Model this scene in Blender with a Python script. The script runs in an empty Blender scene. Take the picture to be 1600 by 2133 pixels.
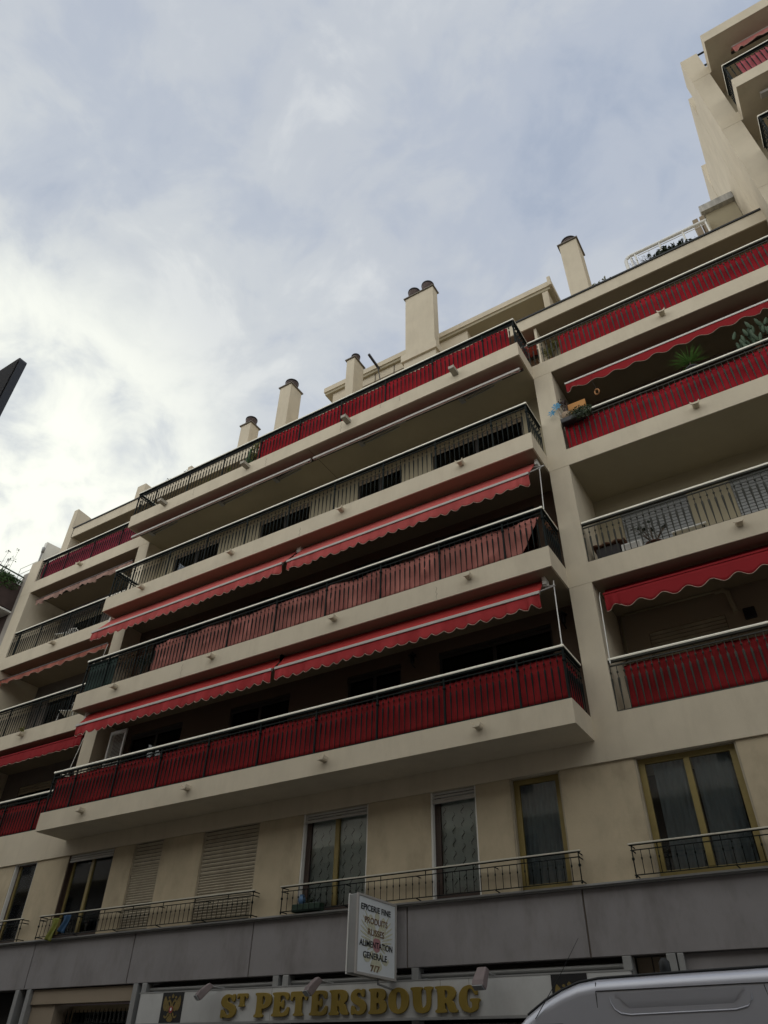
import bpy, bmesh, math, random
from mathutils import Vector, Matrix, noise as mnoise
random.seed(7)
S = bpy.context.scene
COL = S.collection
PI = math.pi
R = math.radians

# ------------------------------------------------------------------ camera
cam_d = bpy.data.cameras.new('camera'); cam = bpy.data.objects.new('camera', cam_d); COL.objects.link(cam)
def cam_axes(yaw, pitch, roll):
    f = Vector((math.sin(yaw)*math.cos(pitch), math.cos(yaw)*math.cos(pitch), math.sin(pitch)))
    r = Vector((math.cos(yaw), -math.sin(yaw), 0)); u = r.cross(f)
    return math.cos(roll)*r+math.sin(roll)*u, -math.sin(roll)*r+math.cos(roll)*u, f
_r, _u, _f = cam_axes(-0.5728, 0.6749, 0.0238)
m = Matrix((( _r.x, _u.x, -_f.x, 3.1278), (_r.y, _u.y, -_f.y, -11.1911), (_r.z, _u.z, -_f.z, 1.6), (0, 0, 0, 1)))
cam.matrix_world = m
cam_d.sensor_fit = 'HORIZONTAL'; cam_d.sensor_width = 36; cam_d.lens = 1489.3773/1600*36
cam_d.clip_start = 0.05; cam_d.clip_end = 2000
S.camera = cam

# ------------------------------------------------------------------ world: overcast sky
SUN = Vector((-0.80, 0.30, 0.52)).normalized()
W = bpy.data.worlds.new("World"); S.world = W; W.use_nodes = True
nt = W.node_tree; nt.nodes.clear()
def N(t, **k):
    n = nt.nodes.new(t)
    for a, b in k.items(): setattr(n, a, b)
    return n
L = nt.links.new
out = N('ShaderNodeOutputWorld'); bg = N('ShaderNodeBackground'); bg.inputs['Strength'].default_value = 0.1
L(bg.outputs[0], out.inputs[0])
sky = N('ShaderNodeTexSky'); sky.sky_type = 'NISHITA'; sky.sun_disc = False
sky.sun_elevation = math.asin(SUN.z); sky.sun_rotation = math.atan2(SUN.x, SUN.y)
tc = N('ShaderNodeTexCoord')
sep = N('ShaderNodeSeparateXYZ'); L(tc.outputs['Generated'], sep.inputs[0])
za = N('ShaderNodeMath', operation='MAXIMUM'); L(sep.outputs['Z'], za.inputs[0]); za.inputs[1].default_value = 0.0
zb = N('ShaderNodeMath', operation='ADD'); L(za.outputs[0], zb.inputs[0]); zb.inputs[1].default_value = 0.35
div = N('ShaderNodeVectorMath', operation='DIVIDE'); L(tc.outputs['Generated'], div.inputs[0])
cmb = N('ShaderNodeCombineXYZ')
for i in range(3): L(zb.outputs[0], cmb.inputs[i])
L(cmb.outputs[0], div.inputs[1])
def wnoise(scale, detail, rough, dist, off):
    mp = N('ShaderNodeMapping'); L(div.outputs[0], mp.inputs[0]); mp.inputs['Location'].default_value = off
    mp.inputs['Scale'].default_value = (1.0, 1.15, 1.0); mp.inputs['Rotation'].default_value = (0, 0, 0.75)
    n = N('ShaderNodeTexNoise'); L(mp.outputs[0], n.inputs['Vector'])
    n.inputs['Scale'].default_value = scale; n.inputs['Detail'].default_value = detail
    n.inputs['Roughness'].default_value = rough; n.inputs['Distortion'].default_value = dist
    return n
def ramp(src, pts):
    r = N('ShaderNodeValToRGB'); L(src, r.inputs[0]); r.color_ramp.interpolation = 'EASE'
    e = r.color_ramp.elements
    e[0].position, e[0].color = pts[0][0], (*pts[0][1], 1); e[1].position, e[1].color = pts[1][0], (*pts[1][1], 1)
    for p, c in pts[2:]:
        q = e.new(p); q.color = (*c, 1)
    return r
n1 = wnoise(3.0, 5, 0.50, 0.2, (0.35, 1.9, 0)); n2 = wnoise(9.0, 7, 0.58, 0.4, (4.1, 0.7, 0))
nm = N('ShaderNodeMix', data_type='FLOAT'); nm.inputs[0].default_value = 0.38
L(n1.outputs['Fac'], nm.inputs[2]); L(n2.outputs['Fac'], nm.inputs[3])
# cloud radiance (times 0.1 strength)
cl = ramp(nm.outputs[0], [(0.36, (4.0, 4.6, 5.7)), (0.45, (4.7, 5.2, 6.1)), (0.53, (5.4, 5.8, 6.4)), (0.62, (6.7, 7.0, 7.3))])
cov = ramp(nm.outputs[0], [(0.22, (0.75, 0.75, 0.75)), (0.40, (1, 1, 1))])
mx = N('ShaderNodeMix', data_type='RGBA'); L(cov.outputs[0], mx.inputs[0]); L(sky.outputs[0], mx.inputs[6]); L(cl.outputs[0], mx.inputs[7])
# glow of the sun behind the clouds
dot = N('ShaderNodeVectorMath', operation='DOT_PRODUCT'); L(tc.outputs['Generated'], dot.inputs[0]); dot.inputs[1].default_value = SUN
gr = ramp(dot.outputs['Value'], [(0.80, (0, 0, 0)), (0.92, (0.14, 0.14, 0.14)), (0.98, (0.74, 0.74, 0.74)), (1.0, (1, 1, 1))])
jit = N('ShaderNodeMath', operation='MULTIPLY'); L(gr.outputs[0], jit.inputs[0])
jr = ramp(nm.outputs[0], [(0.38, (0.30, 0.30, 0.30)), (0.58, (1.3, 1.3, 1.3))]); L(jr.outputs[0], jit.inputs[1])
jit.use_clamp = True
mg = N('ShaderNodeMix', data_type='RGBA'); L(jit.outputs[0], mg.inputs[0]); L(mx.outputs[2], mg.inputs[6]); mg.inputs[7].default_value = (10.3, 10.5, 9.5, 1)
# unseen sky behind the camera boosted and warmed to light the facade
bk = N('ShaderNodeMapRange'); bk.interpolation_type = 'SMOOTHSTEP'; L(sep.outputs['Y'], bk.inputs[0]); bk.inputs[1].default_value = 0.0; bk.inputs[2].default_value = -0.55; bk.inputs[3].default_value = 1.0; bk.inputs[4].default_value = 1.75
bk.inputs[3].default_value = 0.0; bk.inputs[4].default_value = 1.0
wt = N('ShaderNodeMix', data_type='RGBA'); L(bk.outputs[0], wt.inputs[0]); wt.inputs[6].default_value = (1, 1, 1, 1); wt.inputs[7].default_value = (2.25, 2.10, 1.84, 1)
vm = N('ShaderNodeVectorMath', operation='MULTIPLY'); L(mg.outputs[2], vm.inputs[0]); L(wt.outputs[2], vm.inputs[1])
L(vm.outputs[0], bg.inputs['Color'])

# ------------------------------------------------------------------ sun behind the cloud layer
sl = bpy.data.lights.new('sun', 'SUN'); sl.energy = 0.6; sl.angle = R(22); sl.color = (1.0, 0.95, 0.88)
so = bpy.data.objects.new('sun', sl); COL.objects.link(so)
so.rotation_euler = (-SUN).to_track_quat('-Z', 'Y').to_euler()
S.view_settings.view_transform = 'Standard'; S.view_settings.look = 'None'
S.view_settings.gamma = 1; S.view_settings.use_curve_mapping = False
S.view_settings.exposure = 0.0
S.render.engine = 'CYCLES'; S.cycles.max_bounces = 8; S.cycles.transparent_max_bounces = 12

# ------------------------------------------------------------------ materials
MAT = {}
def mat(name, col, rough=0.7, metal=0.0, var=0.08, vscale=3.0, bump=0.0, bscale=60.0, spec=0.5, streak=None, sscale=(1, 1, 1), coat=0, sheen=0, trans=0, grime=None, gz=(0, 1)):
    if name in MAT: return MAT[name]
    mt = bpy.data.materials.new(name); mt.use_nodes = True; t = mt.node_tree; b = t.nodes['Principled BSDF']
    MAT[name] = mt
    b.inputs['Roughness'].default_value = rough; b.inputs['Metallic'].default_value = metal
    b.inputs['Specular IOR Level'].default_value = spec
    b.inputs['Coat Weight'].default_value = coat; b.inputs['Sheen Weight'].default_value = sheen
    g = t.nodes.new('ShaderNodeNewGeometry')
    mp = t.nodes.new('ShaderNodeMapping'); t.links.new(g.outputs['Position'], mp.inputs[0]); mp.inputs['Scale'].default_value = sscale
    n = t.nodes.new('ShaderNodeTexNoise'); t.links.new(mp.outputs[0], n.inputs['Vector'])
    n.inputs['Scale'].default_value = vscale; n.inputs['Detail'].default_value = 6; n.inputs['Roughness'].default_value = 0.6
    r = t.nodes.new('ShaderNodeValToRGB'); t.links.new(n.outputs['Fac'], r.inputs[0])
    c = Vector(col)
    r.color_ramp.elements[0].position = 0.3; r.color_ramp.elements[0].color = (*(c*(1-var)), 1)
    r.color_ramp.elements[1].position = 0.7; r.color_ramp.elements[1].color = (*(c*(1+var)), 1)
    last = r.outputs[0]
    if streak:                                  # dirt: (colour, amount, noise scale, mapping scale)
        sc, amt, ns, ms = streak
        m2 = t.nodes.new('ShaderNodeMapping'); t.links.new(g.outputs['Position'], m2.inputs[0]); m2.inputs['Scale'].default_value = ms
        s = t.nodes.new('ShaderNodeTexNoise'); t.links.new(m2.outputs[0], s.inputs['Vector']); s.inputs['Scale'].default_value = ns; s.inputs['Detail'].default_value = 8; s.inputs['Roughness'].default_value = 0.7
        sr = t.nodes.new('ShaderNodeMapRange'); t.links.new(s.outputs['Fac'], sr.inputs[0]); sr.inputs[1].default_value = 0.48; sr.inputs[2].default_value = 0.78; sr.inputs[4].default_value = amt
        mm = t.nodes.new('ShaderNodeMix'); mm.data_type = 'RGBA'; t.links.new(sr.outputs[0], mm.inputs[0]); t.links.new(last, mm.inputs[6]); mm.inputs[7].default_value = (*sc, 1)
        last = mm.outputs[2]
    t.links.new(last, b.inputs['Base Color'])
    if bump:
        bn = t.nodes.new('ShaderNodeTexNoise'); t.links.new(g.outputs['Position'], bn.inputs['Vector']); bn.inputs['Scale'].default_value = bscale; bn.inputs['Detail'].default_value = 4
        bb = t.nodes.new('ShaderNodeBump'); t.links.new(bn.outputs['Fac'], bb.inputs['Height']); bb.inputs['Strength'].default_value = bump; bb.inputs['Distance'].default_value = 0.01
        t.links.new(bb.outputs[0], b.inputs['Normal'])
    if trans:
        tr = t.nodes.new('ShaderNodeBsdfTranslucent'); t.links.new(last, tr.inputs[0]); ms_ = t.nodes.new('ShaderNodeMixShader'); ms_.inputs[0].default_value = trans
        o = t.nodes['Material Output']; t.links.new(b.outputs[0], ms_.inputs[1]); t.links.new(tr.outputs[0], ms_.inputs[2]); t.links.new(ms_.outputs[0], o.inputs[0])
    return mt
def glass(name, tint, refl=0.12):
    if name in MAT: return MAT[name]
    mt = bpy.data.materials.new(name); mt.use_nodes = True; t = mt.node_tree; t.nodes.clear(); MAT[name] = mt
    o = t.nodes.new('ShaderNodeOutputMaterial'); tr = t.nodes.new('ShaderNodeBsdfTransparent'); tr.inputs[0].default_value = (*tint, 1)
    gl = t.nodes.new('ShaderNodeBsdfGlossy'); gl.inputs['Roughness'].default_value = 0.03; gl.inputs[0].default_value = (0.9, 0.95, 1, 1)
    fr = t.nodes.new('ShaderNodeFresnel'); fr.inputs[0].default_value = 1.5
    ad = t.nodes.new('ShaderNodeMath'); ad.operation = 'ADD'; t.links.new(fr.outputs[0], ad.inputs[0]); ad.inputs[1].default_value = refl
    mx = t.nodes.new('ShaderNodeMixShader'); t.links.new(ad.outputs[0], mx.inputs[0]); t.links.new(tr.outputs[0], mx.inputs[1]); t.links.new(gl.outputs[0], mx.inputs[2]); t.links.new(mx.outputs[0], o.inputs[0])
    return mt
STUC = mat('stucco', (0.60, 0.53, 0.405), 0.92, var=0.06, vscale=1.3, bump=0.25, bscale=90, spec=0.2, streak=((0.38, 0.32, 0.23), 0.32, 2.6, (1, 1, 0.22)))
STUC2 = mat('stucco_dirty', (0.50, 0.42, 0.29), 0.95, var=0.12, vscale=1.1, bump=0.3, bscale=90, spec=0.15, streak=((0.17, 0.14, 0.10), 0.5, 1.2, (1, 1, 0.5)))
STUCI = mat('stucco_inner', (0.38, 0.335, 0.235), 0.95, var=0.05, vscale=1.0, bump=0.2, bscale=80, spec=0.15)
SOFF = mat('soffit_brown_shade', (0.27, 0.225, 0.16), 0.95, var=0.05, vscale=1.0, bump=0.2, bscale=80, spec=0.15)  # brownish underside tone with the shade below the slabs mixed in
DKB = mat('brown_wall_shade', (0.13, 0.095, 0.07), 0.95, var=0.08, vscale=1.0, bump=0.2, bscale=80, spec=0.15)  # awning shade on the loggia back walls put into this brown
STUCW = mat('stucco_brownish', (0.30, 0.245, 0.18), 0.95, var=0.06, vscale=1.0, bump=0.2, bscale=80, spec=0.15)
JOINT = mat('joint', (0.16, 0.13, 0.10), 0.95)
GREYP = mat('grey_panel', (0.25, 0.235, 0.232), 0.6, var=0.10, vscale=1.2, spec=0.35, streak=((0.12, 0.10, 0.09), 0.7, 1.5, (1, 1, 0.4)), bump=0.08, bscale=14)
GREYM = mat('grey_metal', (0.30, 0.30, 0.29), 0.5, 0.3, var=0.08, spec=0.5)
LEDGE = mat('grey_ledge', (0.36, 0.35, 0.33), 0.7, var=0.12, vscale=4, streak=((0.1, 0.09, 0.08), 0.7, 4, (1, 1, 1)))
IRON = mat('painted_iron', (0.010, 0.014, 0.013), 0.65, 0.0, var=0.2, spec=0.10)
IRON2 = mat('painted_iron_lit', (0.045, 0.045, 0.036), 0.6, 0.0, var=0.2, spec=0.2)  # lit copy of the iron, light on the right-hand spindles put into the colour
RAILC = mat('handrail_cream', (0.93, 0.89, 0.74), 0.38, 0.0, var=0.03, spec=0.8)
RED = mat('fabric_red', (0.37, 0.018, 0.027), 0.85, var=0.22, vscale=1.6, streak=((0.24, 0.010, 0.022), 0.7, 1.4, (1, 1, 0.8)), sheen=0.0, trans=0.15, spec=0.15)
REDD = mat('fabric_deep_red', (0.25, 0.018, 0.020), 0.85, var=0.28, vscale=1.4, streak=((0.13, 0.010, 0.012), 0.8, 1.3, (1, 1, 0.8)), trans=0.12, spec=0.15)
REDM = mat('fabric_magenta_red', (0.27, 0.030, 0.055), 0.85, var=0.15, vscale=2.5, trans=0.15, spec=0.15)
FADE = mat('fabric_faded', (0.43, 0.175, 0.145), 0.9, var=0.28, vscale=1.6, sscale=(1, 1, 0.5), trans=0.15, spec=0.1, streak=((0.30, 0.08, 0.075), 0.7, 2.2, (1, 1, 0.6)))
AWR = mat('awning_red', (0.55, 0.060, 0.055), 0.8, var=0.07, vscale=0.9, trans=0.25, spec=0.2)
AWP = mat('awning_coral', (0.60, 0.125, 0.11), 0.8, var=0.10, vscale=0.9, trans=0.25, spec=0.2, streak=((0.60, 0.23, 0.19), 0.6, 2.0, (1.5, 0.4, 1)))
AWD = mat('awning_dark_red', (0.34, 0.022, 0.027), 0.8, var=0.07, vscale=0.9, trans=0.2, spec=0.2)
AWPALE = mat('awning_pale', (0.40, 0.25, 0.205), 0.85, var=0.14, vscale=3, trans=0.2, spec=0.1)
AWOR = mat('awning_orange', (0.42, 0.15, 0.11), 0.85, var=0.14, vscale=3, trans=0.2, spec=0.1)
PIPING = mat('piping', (0.62, 0.45, 0.36), 0.8)
ALU = mat('aluminium', (0.42, 0.395, 0.36), 0.5, 0.1, var=0.05, spec=0.5)
WHITEP = mat('white_paint', (0.74, 0.73, 0.68), 0.45, var=0.04)
GREYSH = mat('grey_shutter', (0.30, 0.31, 0.31), 0.6, var=0.06)
SHUT = mat('shutter_cream', (0.37, 0.32, 0.23), 0.7, var=0.10, vscale=3, streak=((0.16, 0.12, 0.08), 0.5, 2.5, (1, 1, 1)))
SHUTG = mat('shutter_box_grey', (0.48, 0.46, 0.42), 0.7, var=0.1)
OLIVE = mat('olive_frame', (0.235, 0.18, 0.058), 0.45, 0.15, var=0.12, vscale=5)
BROWN = mat('brown_frame', (0.05, 0.030, 0.022), 0.5, var=0.15)
DARKR = mat('dark_room', (0.02, 0.018, 0.016), 0.95)
DARKF = mat('dark_frame', (0.035, 0.030, 0.026), 0.6)
GLS = glass('window_glass', (0.95, 0.97, 0.96), 0.01)
GLD = glass('dark_glass', (0.35, 0.36, 0.36), 0.0)
CURT = mat('curtain', (0.30, 0.345, 0.37), 0.9, var=0.15, vscale=4, sscale=(3, 1, 0.3), trans=0.2)
TERRA = mat('terracotta', (0.33, 0.13, 0.08), 0.85, var=0.15)
POTB = mat('black_pot', (0.015, 0.015, 0.017), 0.5)
LEAF = mat('leaf', (0.065, 0.13, 0.035), 0.55, var=0.35, vscale=9, trans=0.2)
LEAFD = mat('leaf_dark', (0.022, 0.036, 0.016), 0.5, var=0.3, vscale=9, trans=0.1)
LEAFY = mat('leaf_yellow', (0.17, 0.17, 0.04), 0.6, var=0.3, vscale=12, trans=0.2)
CACT = mat('cactus', (0.05, 0.085, 0.045), 0.7, var=0.25, vscale=14)
STEM = mat('stem', (0.09, 0.06, 0.035), 0.8)
CAPM = mat('chimney_cap', (0.17, 0.15, 0.125), 0.8, var=0.15, vscale=6)
COWL = mat('cowl_metal', (0.035, 0.033, 0.035), 0.4, 0.5)
COWLB = mat('cowl_brown', (0.12, 0.085, 0.075), 0.5, 0.3)
GOLD = mat('gold_letter', (0.25, 0.175, 0.032), 0.5, 0.15, var=0.08, spec=0.4)
SIGNW = mat('sign_white', (0.50, 0.50, 0.48), 0.5, var=0.05, streak=((0.30, 0.27, 0.25), 0.4, 2, (1, 1, .5)))
SIGNF = mat('sign_face', (0.70, 0.73, 0.73), 0.45, var=0.02)
BLACK = mat('black_paint', (0.008, 0.008, 0.009), 0.5)
LETB = mat('letter_black', (0.010, 0.010, 0.012), 0.6)
LETBR = mat('letter_brown', (0.16, 0.085, 0.035), 0.6, var=0.3, vscale=20)
EAGP = mat('emblem_pale_gold', (0.58, 0.57, 0.42), 0.6, var=0.15, vscale=30)
EAGR = mat('emblem_pale_red', (0.42, 0.20, 0.21), 0.6)
EAG = mat('emblem_gold', (0.17, 0.12, 0.03), 0.5, var=0.35, vscale=40)
EAGRED = mat('emblem_red', (0.24, 0.03, 0.03), 0.5)
LAMPH = mat('floodlight_housing', (0.22, 0.175, 0.17), 0.55, 0.1, var=0.12, vscale=8)
VAN = mat('van_silver', (0.54, 0.55, 0.60), 0.36, 0.45, var=0.02, spec=0.5, coat=0.35)
RUB = mat('rubber', (0.012, 0.013, 0.013), 0.6)
TYRE = mat('tyre', (0.015, 0.015, 0.015), 0.85)

# ------------------------------------------------------------------ mesh helpers
class MB:
    def __init__(s): s.v = []; s.f = []; s.sm = []
    def add(s, vs, fs, smooth=False):
        o = len(s.v); s.v += [tuple(v) for v in vs]; s.f += [tuple(i+o for i in f) for f in fs]; s.sm += [smooth]*len(fs); return s
    def box(s, x0, x1, y0, y1, z0, z1):
        v = [(x, y, z) for z in (z0, z1) for y in (y0, y1) for x in (x0, x1)]
        return s.add(v, [(0, 2, 3, 1), (4, 5, 7, 6), (0, 1, 5, 4), (2, 6, 7, 3), (0, 4, 6, 2), (1, 3, 7, 5)])
    def obox(s, c, ax, ay, az, hx, hy, hz):   # oriented box
        c = Vector(c); ax, ay, az = Vector(ax)*hx, Vector(ay)*hy, Vector(az)*hz
        v = [c+i*ax+j*ay+k*az for k in (-1, 1) for j in (-1, 1) for i in (-1, 1)]
        return s.add(v, [(0, 2, 3, 1), (4, 5, 7, 6), (0, 1, 5, 4), (2, 6, 7, 3), (0, 4, 6, 2), (1, 3, 7, 5)])
    def tube(s, pts, r, n=6, smooth=True):
        pts = [Vector(p) for p in pts]; vs = []
        rr = r if isinstance(r, (list, tuple)) else [r]*len(pts)
        for i, p in enumerate(pts):
            d = (pts[min(i+1, len(pts)-1)]-pts[max(i-1, 0)]).normalized()
            a = d.cross(Vector((0, 0, 1)) if abs(d.z) < .9 else Vector((1, 0, 0))).normalized(); b = d.cross(a)
            vs += [p+rr[i]*(math.cos(2*PI*k/n)*a+math.sin(2*PI*k/n)*b) for k in range(n)]
        fs = [(i*n+k, i*n+(k+1) % n, (i+1)*n+(k+1) % n, (i+1)*n+k) for i in range(len(pts)-1) for k in range(n)]
        s.add(vs, fs, smooth); s.add(vs[:n], [tuple(range(n))]); s.add(vs[-n:], [tuple(range(n))[::-1]]); return s
    def lathe(s, cx, cy, prof, n=12, smooth=True):
        vs = [(cx+r*math.cos(2*PI*k/n), cy+r*math.sin(2*PI*k/n), z) for z, r in prof for k in range(n)]
        fs = [(i*n+k, i*n+(k+1) % n, (i+1)*n+(k+1) % n, (i+1)*n+k) for i in range(len(prof)-1) for k in range(n)]
        fs += [tuple(range(n))[::-1], tuple((len(prof)-1)*n+k for k in range(n))]
        return s.add(vs, fs, smooth)
    def prism(s, poly, axis, a0, a1):    # poly in the other two axes
        n = len(poly)
        def P(p, a):
            q = list(p); q.insert(axis, a); return tuple(q)
        vs = [P(p, a0) for p in poly]+[P(p, a1) for p in poly]
        return s.add(vs, [tuple(range(n)), tuple(range(n, 2*n))[::-1]]+[(i, i+n, (i+1) % n+n, (i+1) % n) for i in range(n)])
    def grid(s, fn, nu, nv, smooth=True):
        vs = [fn(i/nu, j/nv) for j in range(nv+1) for i in range(nu+1)]
        return s.add(vs, [(j*(nu+1)+i, j*(nu+1)+i+1, (j+1)*(nu+1)+i+1, (j+1)*(nu+1)+i) for j in range(nv) for i in range(nu)], smooth)
    def build(s, name, material, parent=None, bevel=0, solid=0, recalc=True):
        me = bpy.data.meshes.new(name); me.from_pydata(s.v, [], s.f); me.polygons.foreach_set('use_smooth', s.sm)
        if recalc:
            b = bmesh.new(); b.from_mesh(me); bmesh.ops.recalc_face_normals(b, faces=b.faces); b.to_mesh(me); b.free()
        me.materials.append(material)
        o = bpy.data.objects.new(name, me); COL.objects.link(o)
        if parent:
            o.parent = parent; o.location = -world_loc(parent)
        if solid:
            q = o.modifiers.new('solid', 'SOLIDIFY'); q.thickness = solid; q.offset = 0
        if bevel:
            q = o.modifiers.new('bevel', 'BEVEL'); q.width = bevel; q.segments = 2; q.limit_method = 'ANGLE'
        return o
def world_loc(o):
    v = Vector(o.location)
    while o.parent: o = o.parent; v += Vector(o.location)
    return v
def tag(o, label=None, cat=None, group=None, kind=None):
    if label: o['label'] = label
    if cat: o['category'] = cat
    if group: o['group'] = group
    if kind: o['kind'] = kind
    return o
def thing(name, label, cat, loc=(0, 0, 0), group=None):
    o = bpy.data.objects.new(name, None); COL.objects.link(o); o.location = loc; o.empty_display_size = 0.3
    return tag(o, label, cat, group)
def B(*a): return MB().box(*a)

# ------------------------------------------------------------------ levels
Z = {1: 6.3186, 2: 9.2226, 3: 12.0951, 4: 15.0186}
XL, XR, YP = -12.7353, 0.0, -0.8589
H = 0.4341; H1 = 0.3977
DEPTH = 1.45; CB = 0.57                       # back walls of the side loggias and of the centre
CW = 0.4274; LC = -13.18; LP0, LP1 = -19.08, -18.50; TX0, TX1 = 5.80, 6.26
Z5B, Z5T = 17.45, 17.93

# ------------------------------------------------------------------ ground
def flat(name, x0, x1, y0, y1, z, m_, th=0.05):
    o = B(x0, x1, y0, y1, z-th, z).build(name, m_); return tag(o, kind='structure')
ASPH = mat('asphalt', (0.05, 0.05, 0.052), 0.9, var=0.2, vscale=6, bump=0.4, bscale=120)
PAVE = mat('pavement_concrete', (0.20, 0.19, 0.175), 0.9, var=0.15, vscale=3, bump=0.2)
flat('ground', -400, 400, -400, 400, -0.15, mat('earth', (0.12, 0.11, 0.10), 0.95), 0.2)
flat('road', -120, 120, -10.2, -2.1, -0.02, ASPH)
flat('pavement', -120, 120, -2.1, 0.6, 0.1, PAVE, 0.2)
flat('pavement', -120, 120, -13.3, -10.2, 0.1, PAVE, 0.2)
mk = MB()
for k in range(14): mk.box(-40+k*5.5, -37+k*5.5, -6.25, -6.13, -0.018, -0.014)
tag(mk.build('road_marking', WHITEP), kind='structure')

# ------------------------------------------------------------------ main building
BLD = thing('apartment_building', 'cream stuccoed apartment block with red-screened balconies above a grocery shop', 'building', (-6, 0.8, 0))

# slabs ------------------------------------------------------------
for k in (2, 3, 4):
    z = Z[k]
    B(XL, XR, YP, DEPTH, z-H, z).build('balcony_slab', STUC, BLD)
    B(LP0, XL, 0, DEPTH, z-H, z).build('floor_slab', STUC, BLD)
    B(XR, TX1, 0, DEPTH, z-H, z).build('floor_slab', STUC, BLD)
    # drip edge at the soffit rim
z = Z[1]
B(XL, XR, YP, 0.0, z-H1, z).build('balcony_slab', STUC, BLD)
B(-26, 14, 0.0, DEPTH, 5.575, z).build('wall', STUC, BLD)
# level one wall pieces between the windows
WIN1 = [(-14.48, -13.63), (-12.49, -10.97), (-10.33, -9.46), (-8.31, -6.83), (-5.76, -4.30), (-3.02, -2.15), (-1.53, -0.66), (0.53, 2.01), (3.6, 5.1)]
xs = [-26]+[a for p in WIN1 for a in p]+[14]
for i in range(0, len(xs), 2): B(xs[i], xs[i+1], 0.035, 0.34, 3.90, 5.575).build('wall', STUC2, BLD)
B(-26, 14, 0.95, 1.0, 3.0, 5.57).build('room_wall', DARKR, BLD)
# grey ledge and panel band
B(-26, 14, -0.035, 0.34, 3.845, 3.90).build('ledge', LEDGE, BLD)
B(-26, 14, -0.10, -0.035, 3.862, 3.885).build('ledge_nosing', GREYM, BLD)
seams = [-26, -22.4, -19.2, -15.9, -12.76, -9.69, -6.66, -3.46, -0.545, 2.55, 5.7, 9, 14]
p = MB()
for a, b in zip(seams, seams[1:]): p.box(a+0.012, b-0.012, -0.01, 0.10, 3.005, 3.842)
p.build('fascia_panel', GREYP, BLD, bevel=0.006)
p = MB()
for a in seams[1:-1]: p.box(a-0.011, a+0.004, 0.012, 0.09, 3.005, 3.84)
p.build('panel_joint', JOINT, BLD)
B(-26, 14, 0.12, 0.34, 3.0, 3.845).build('wall', DARKF, BLD)

for k in (2, 3, 4):   # underside sheets with shade put into the brown, inside the slab edge
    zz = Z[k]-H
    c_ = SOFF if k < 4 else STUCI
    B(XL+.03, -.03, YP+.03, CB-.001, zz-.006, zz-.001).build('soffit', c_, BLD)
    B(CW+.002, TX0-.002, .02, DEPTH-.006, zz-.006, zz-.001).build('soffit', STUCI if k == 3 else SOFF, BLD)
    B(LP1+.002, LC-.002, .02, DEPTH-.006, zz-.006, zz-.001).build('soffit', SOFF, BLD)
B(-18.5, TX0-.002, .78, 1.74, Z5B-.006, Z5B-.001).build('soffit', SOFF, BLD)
# pillars (between slabs, a few mm behind the slab face so the joints read)
def pillar(x0, x1, zb, zt, y0=0.004, y1=DEPTH, m_=STUC): return B(x0, x1, y0, y1, zb, zt).build('pillar', m_, BLD)
for k in (1, 2, 3):
    pillar(XR, CW, Z[k], Z[k+1]-H); pillar(LC, XL+0.03, Z[k], Z[k+1]-H)
    pillar(LP0, LP1, Z[k], Z[k+1]-H); pillar(TX0, TX1, Z[k], Z[k+1]-H)
pillar(LP0, LP1, Z[4], 15.98)
B(-19.60, LP0, 0.12, DEPTH, 5.575, 15.75).build('side_wall', mat('stucco_grey', (.34, .31, .27), .95, var=.12, vscale=1.2, streak=((.2, .18, .16), .6, 1.5, (1, 1, .3))), BLD)
# back walls with openings
def wall_open(x0, x1, z0, z1, y, ops, m_, th=0.14, cut=0):
    b = MB(); x = x0
    for a, c, zb, zt in ops:
        b.box(x, a, y, y+th, z0, z1)
        if zb > z0: b.box(a, c, y, y+th, z0, zb)
        b.box(a, c, y, y+th, zt, z1); x = c
    b.box(x, x1, y, y+th, z0, z1)
    return b.build('back_wall', m_, BLD)
def bay_window(x0, x1, zb, zt, y, frame, pane, shutter=0.0, smat=None, leaves=2):
    f = MB(); d0, d1 = y+0.05, y+0.10; t = 0.05
    f.box(x0, x0+t, d0, d1, zb, zt); f.box(x1-t, x1, d0, d1, zb, zt); f.box(x0+t, x1-t, d0, d1, zt-t, zt); f.box(x0+t, x1-t, d0, d1, zb, zb+t)
    for i in range(1, leaves):
        c = x0+(x1-x0)*i/leaves; f.box(c-0.035, c+0.035, d0-0.004, d1, zb+t, zt-t)
    o = f.build('window', frame, BLD)
    B(x0+t, x1-t, d0+0.02, d0+0.026, zb+t, zt-t).build('pane', pane, o)
    if shutter:
        s = MB(); zz = zt-0.01
        while zz > zt-shutter+0.02:
            s.box(x0+0.01, x1-0.01, y+0.015, y+0.035, zz-0.062, zz); zz -= 0.076
        s.build('roller_shutter', smat or SHUT, o)
    return o
def room(x0, x1, zb, zt, y):   # dark room behind a window wall
    B(x0, x1, y+0.6, y+0.64, zb, zt).build('room_wall', DARKR, BLD)
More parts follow.
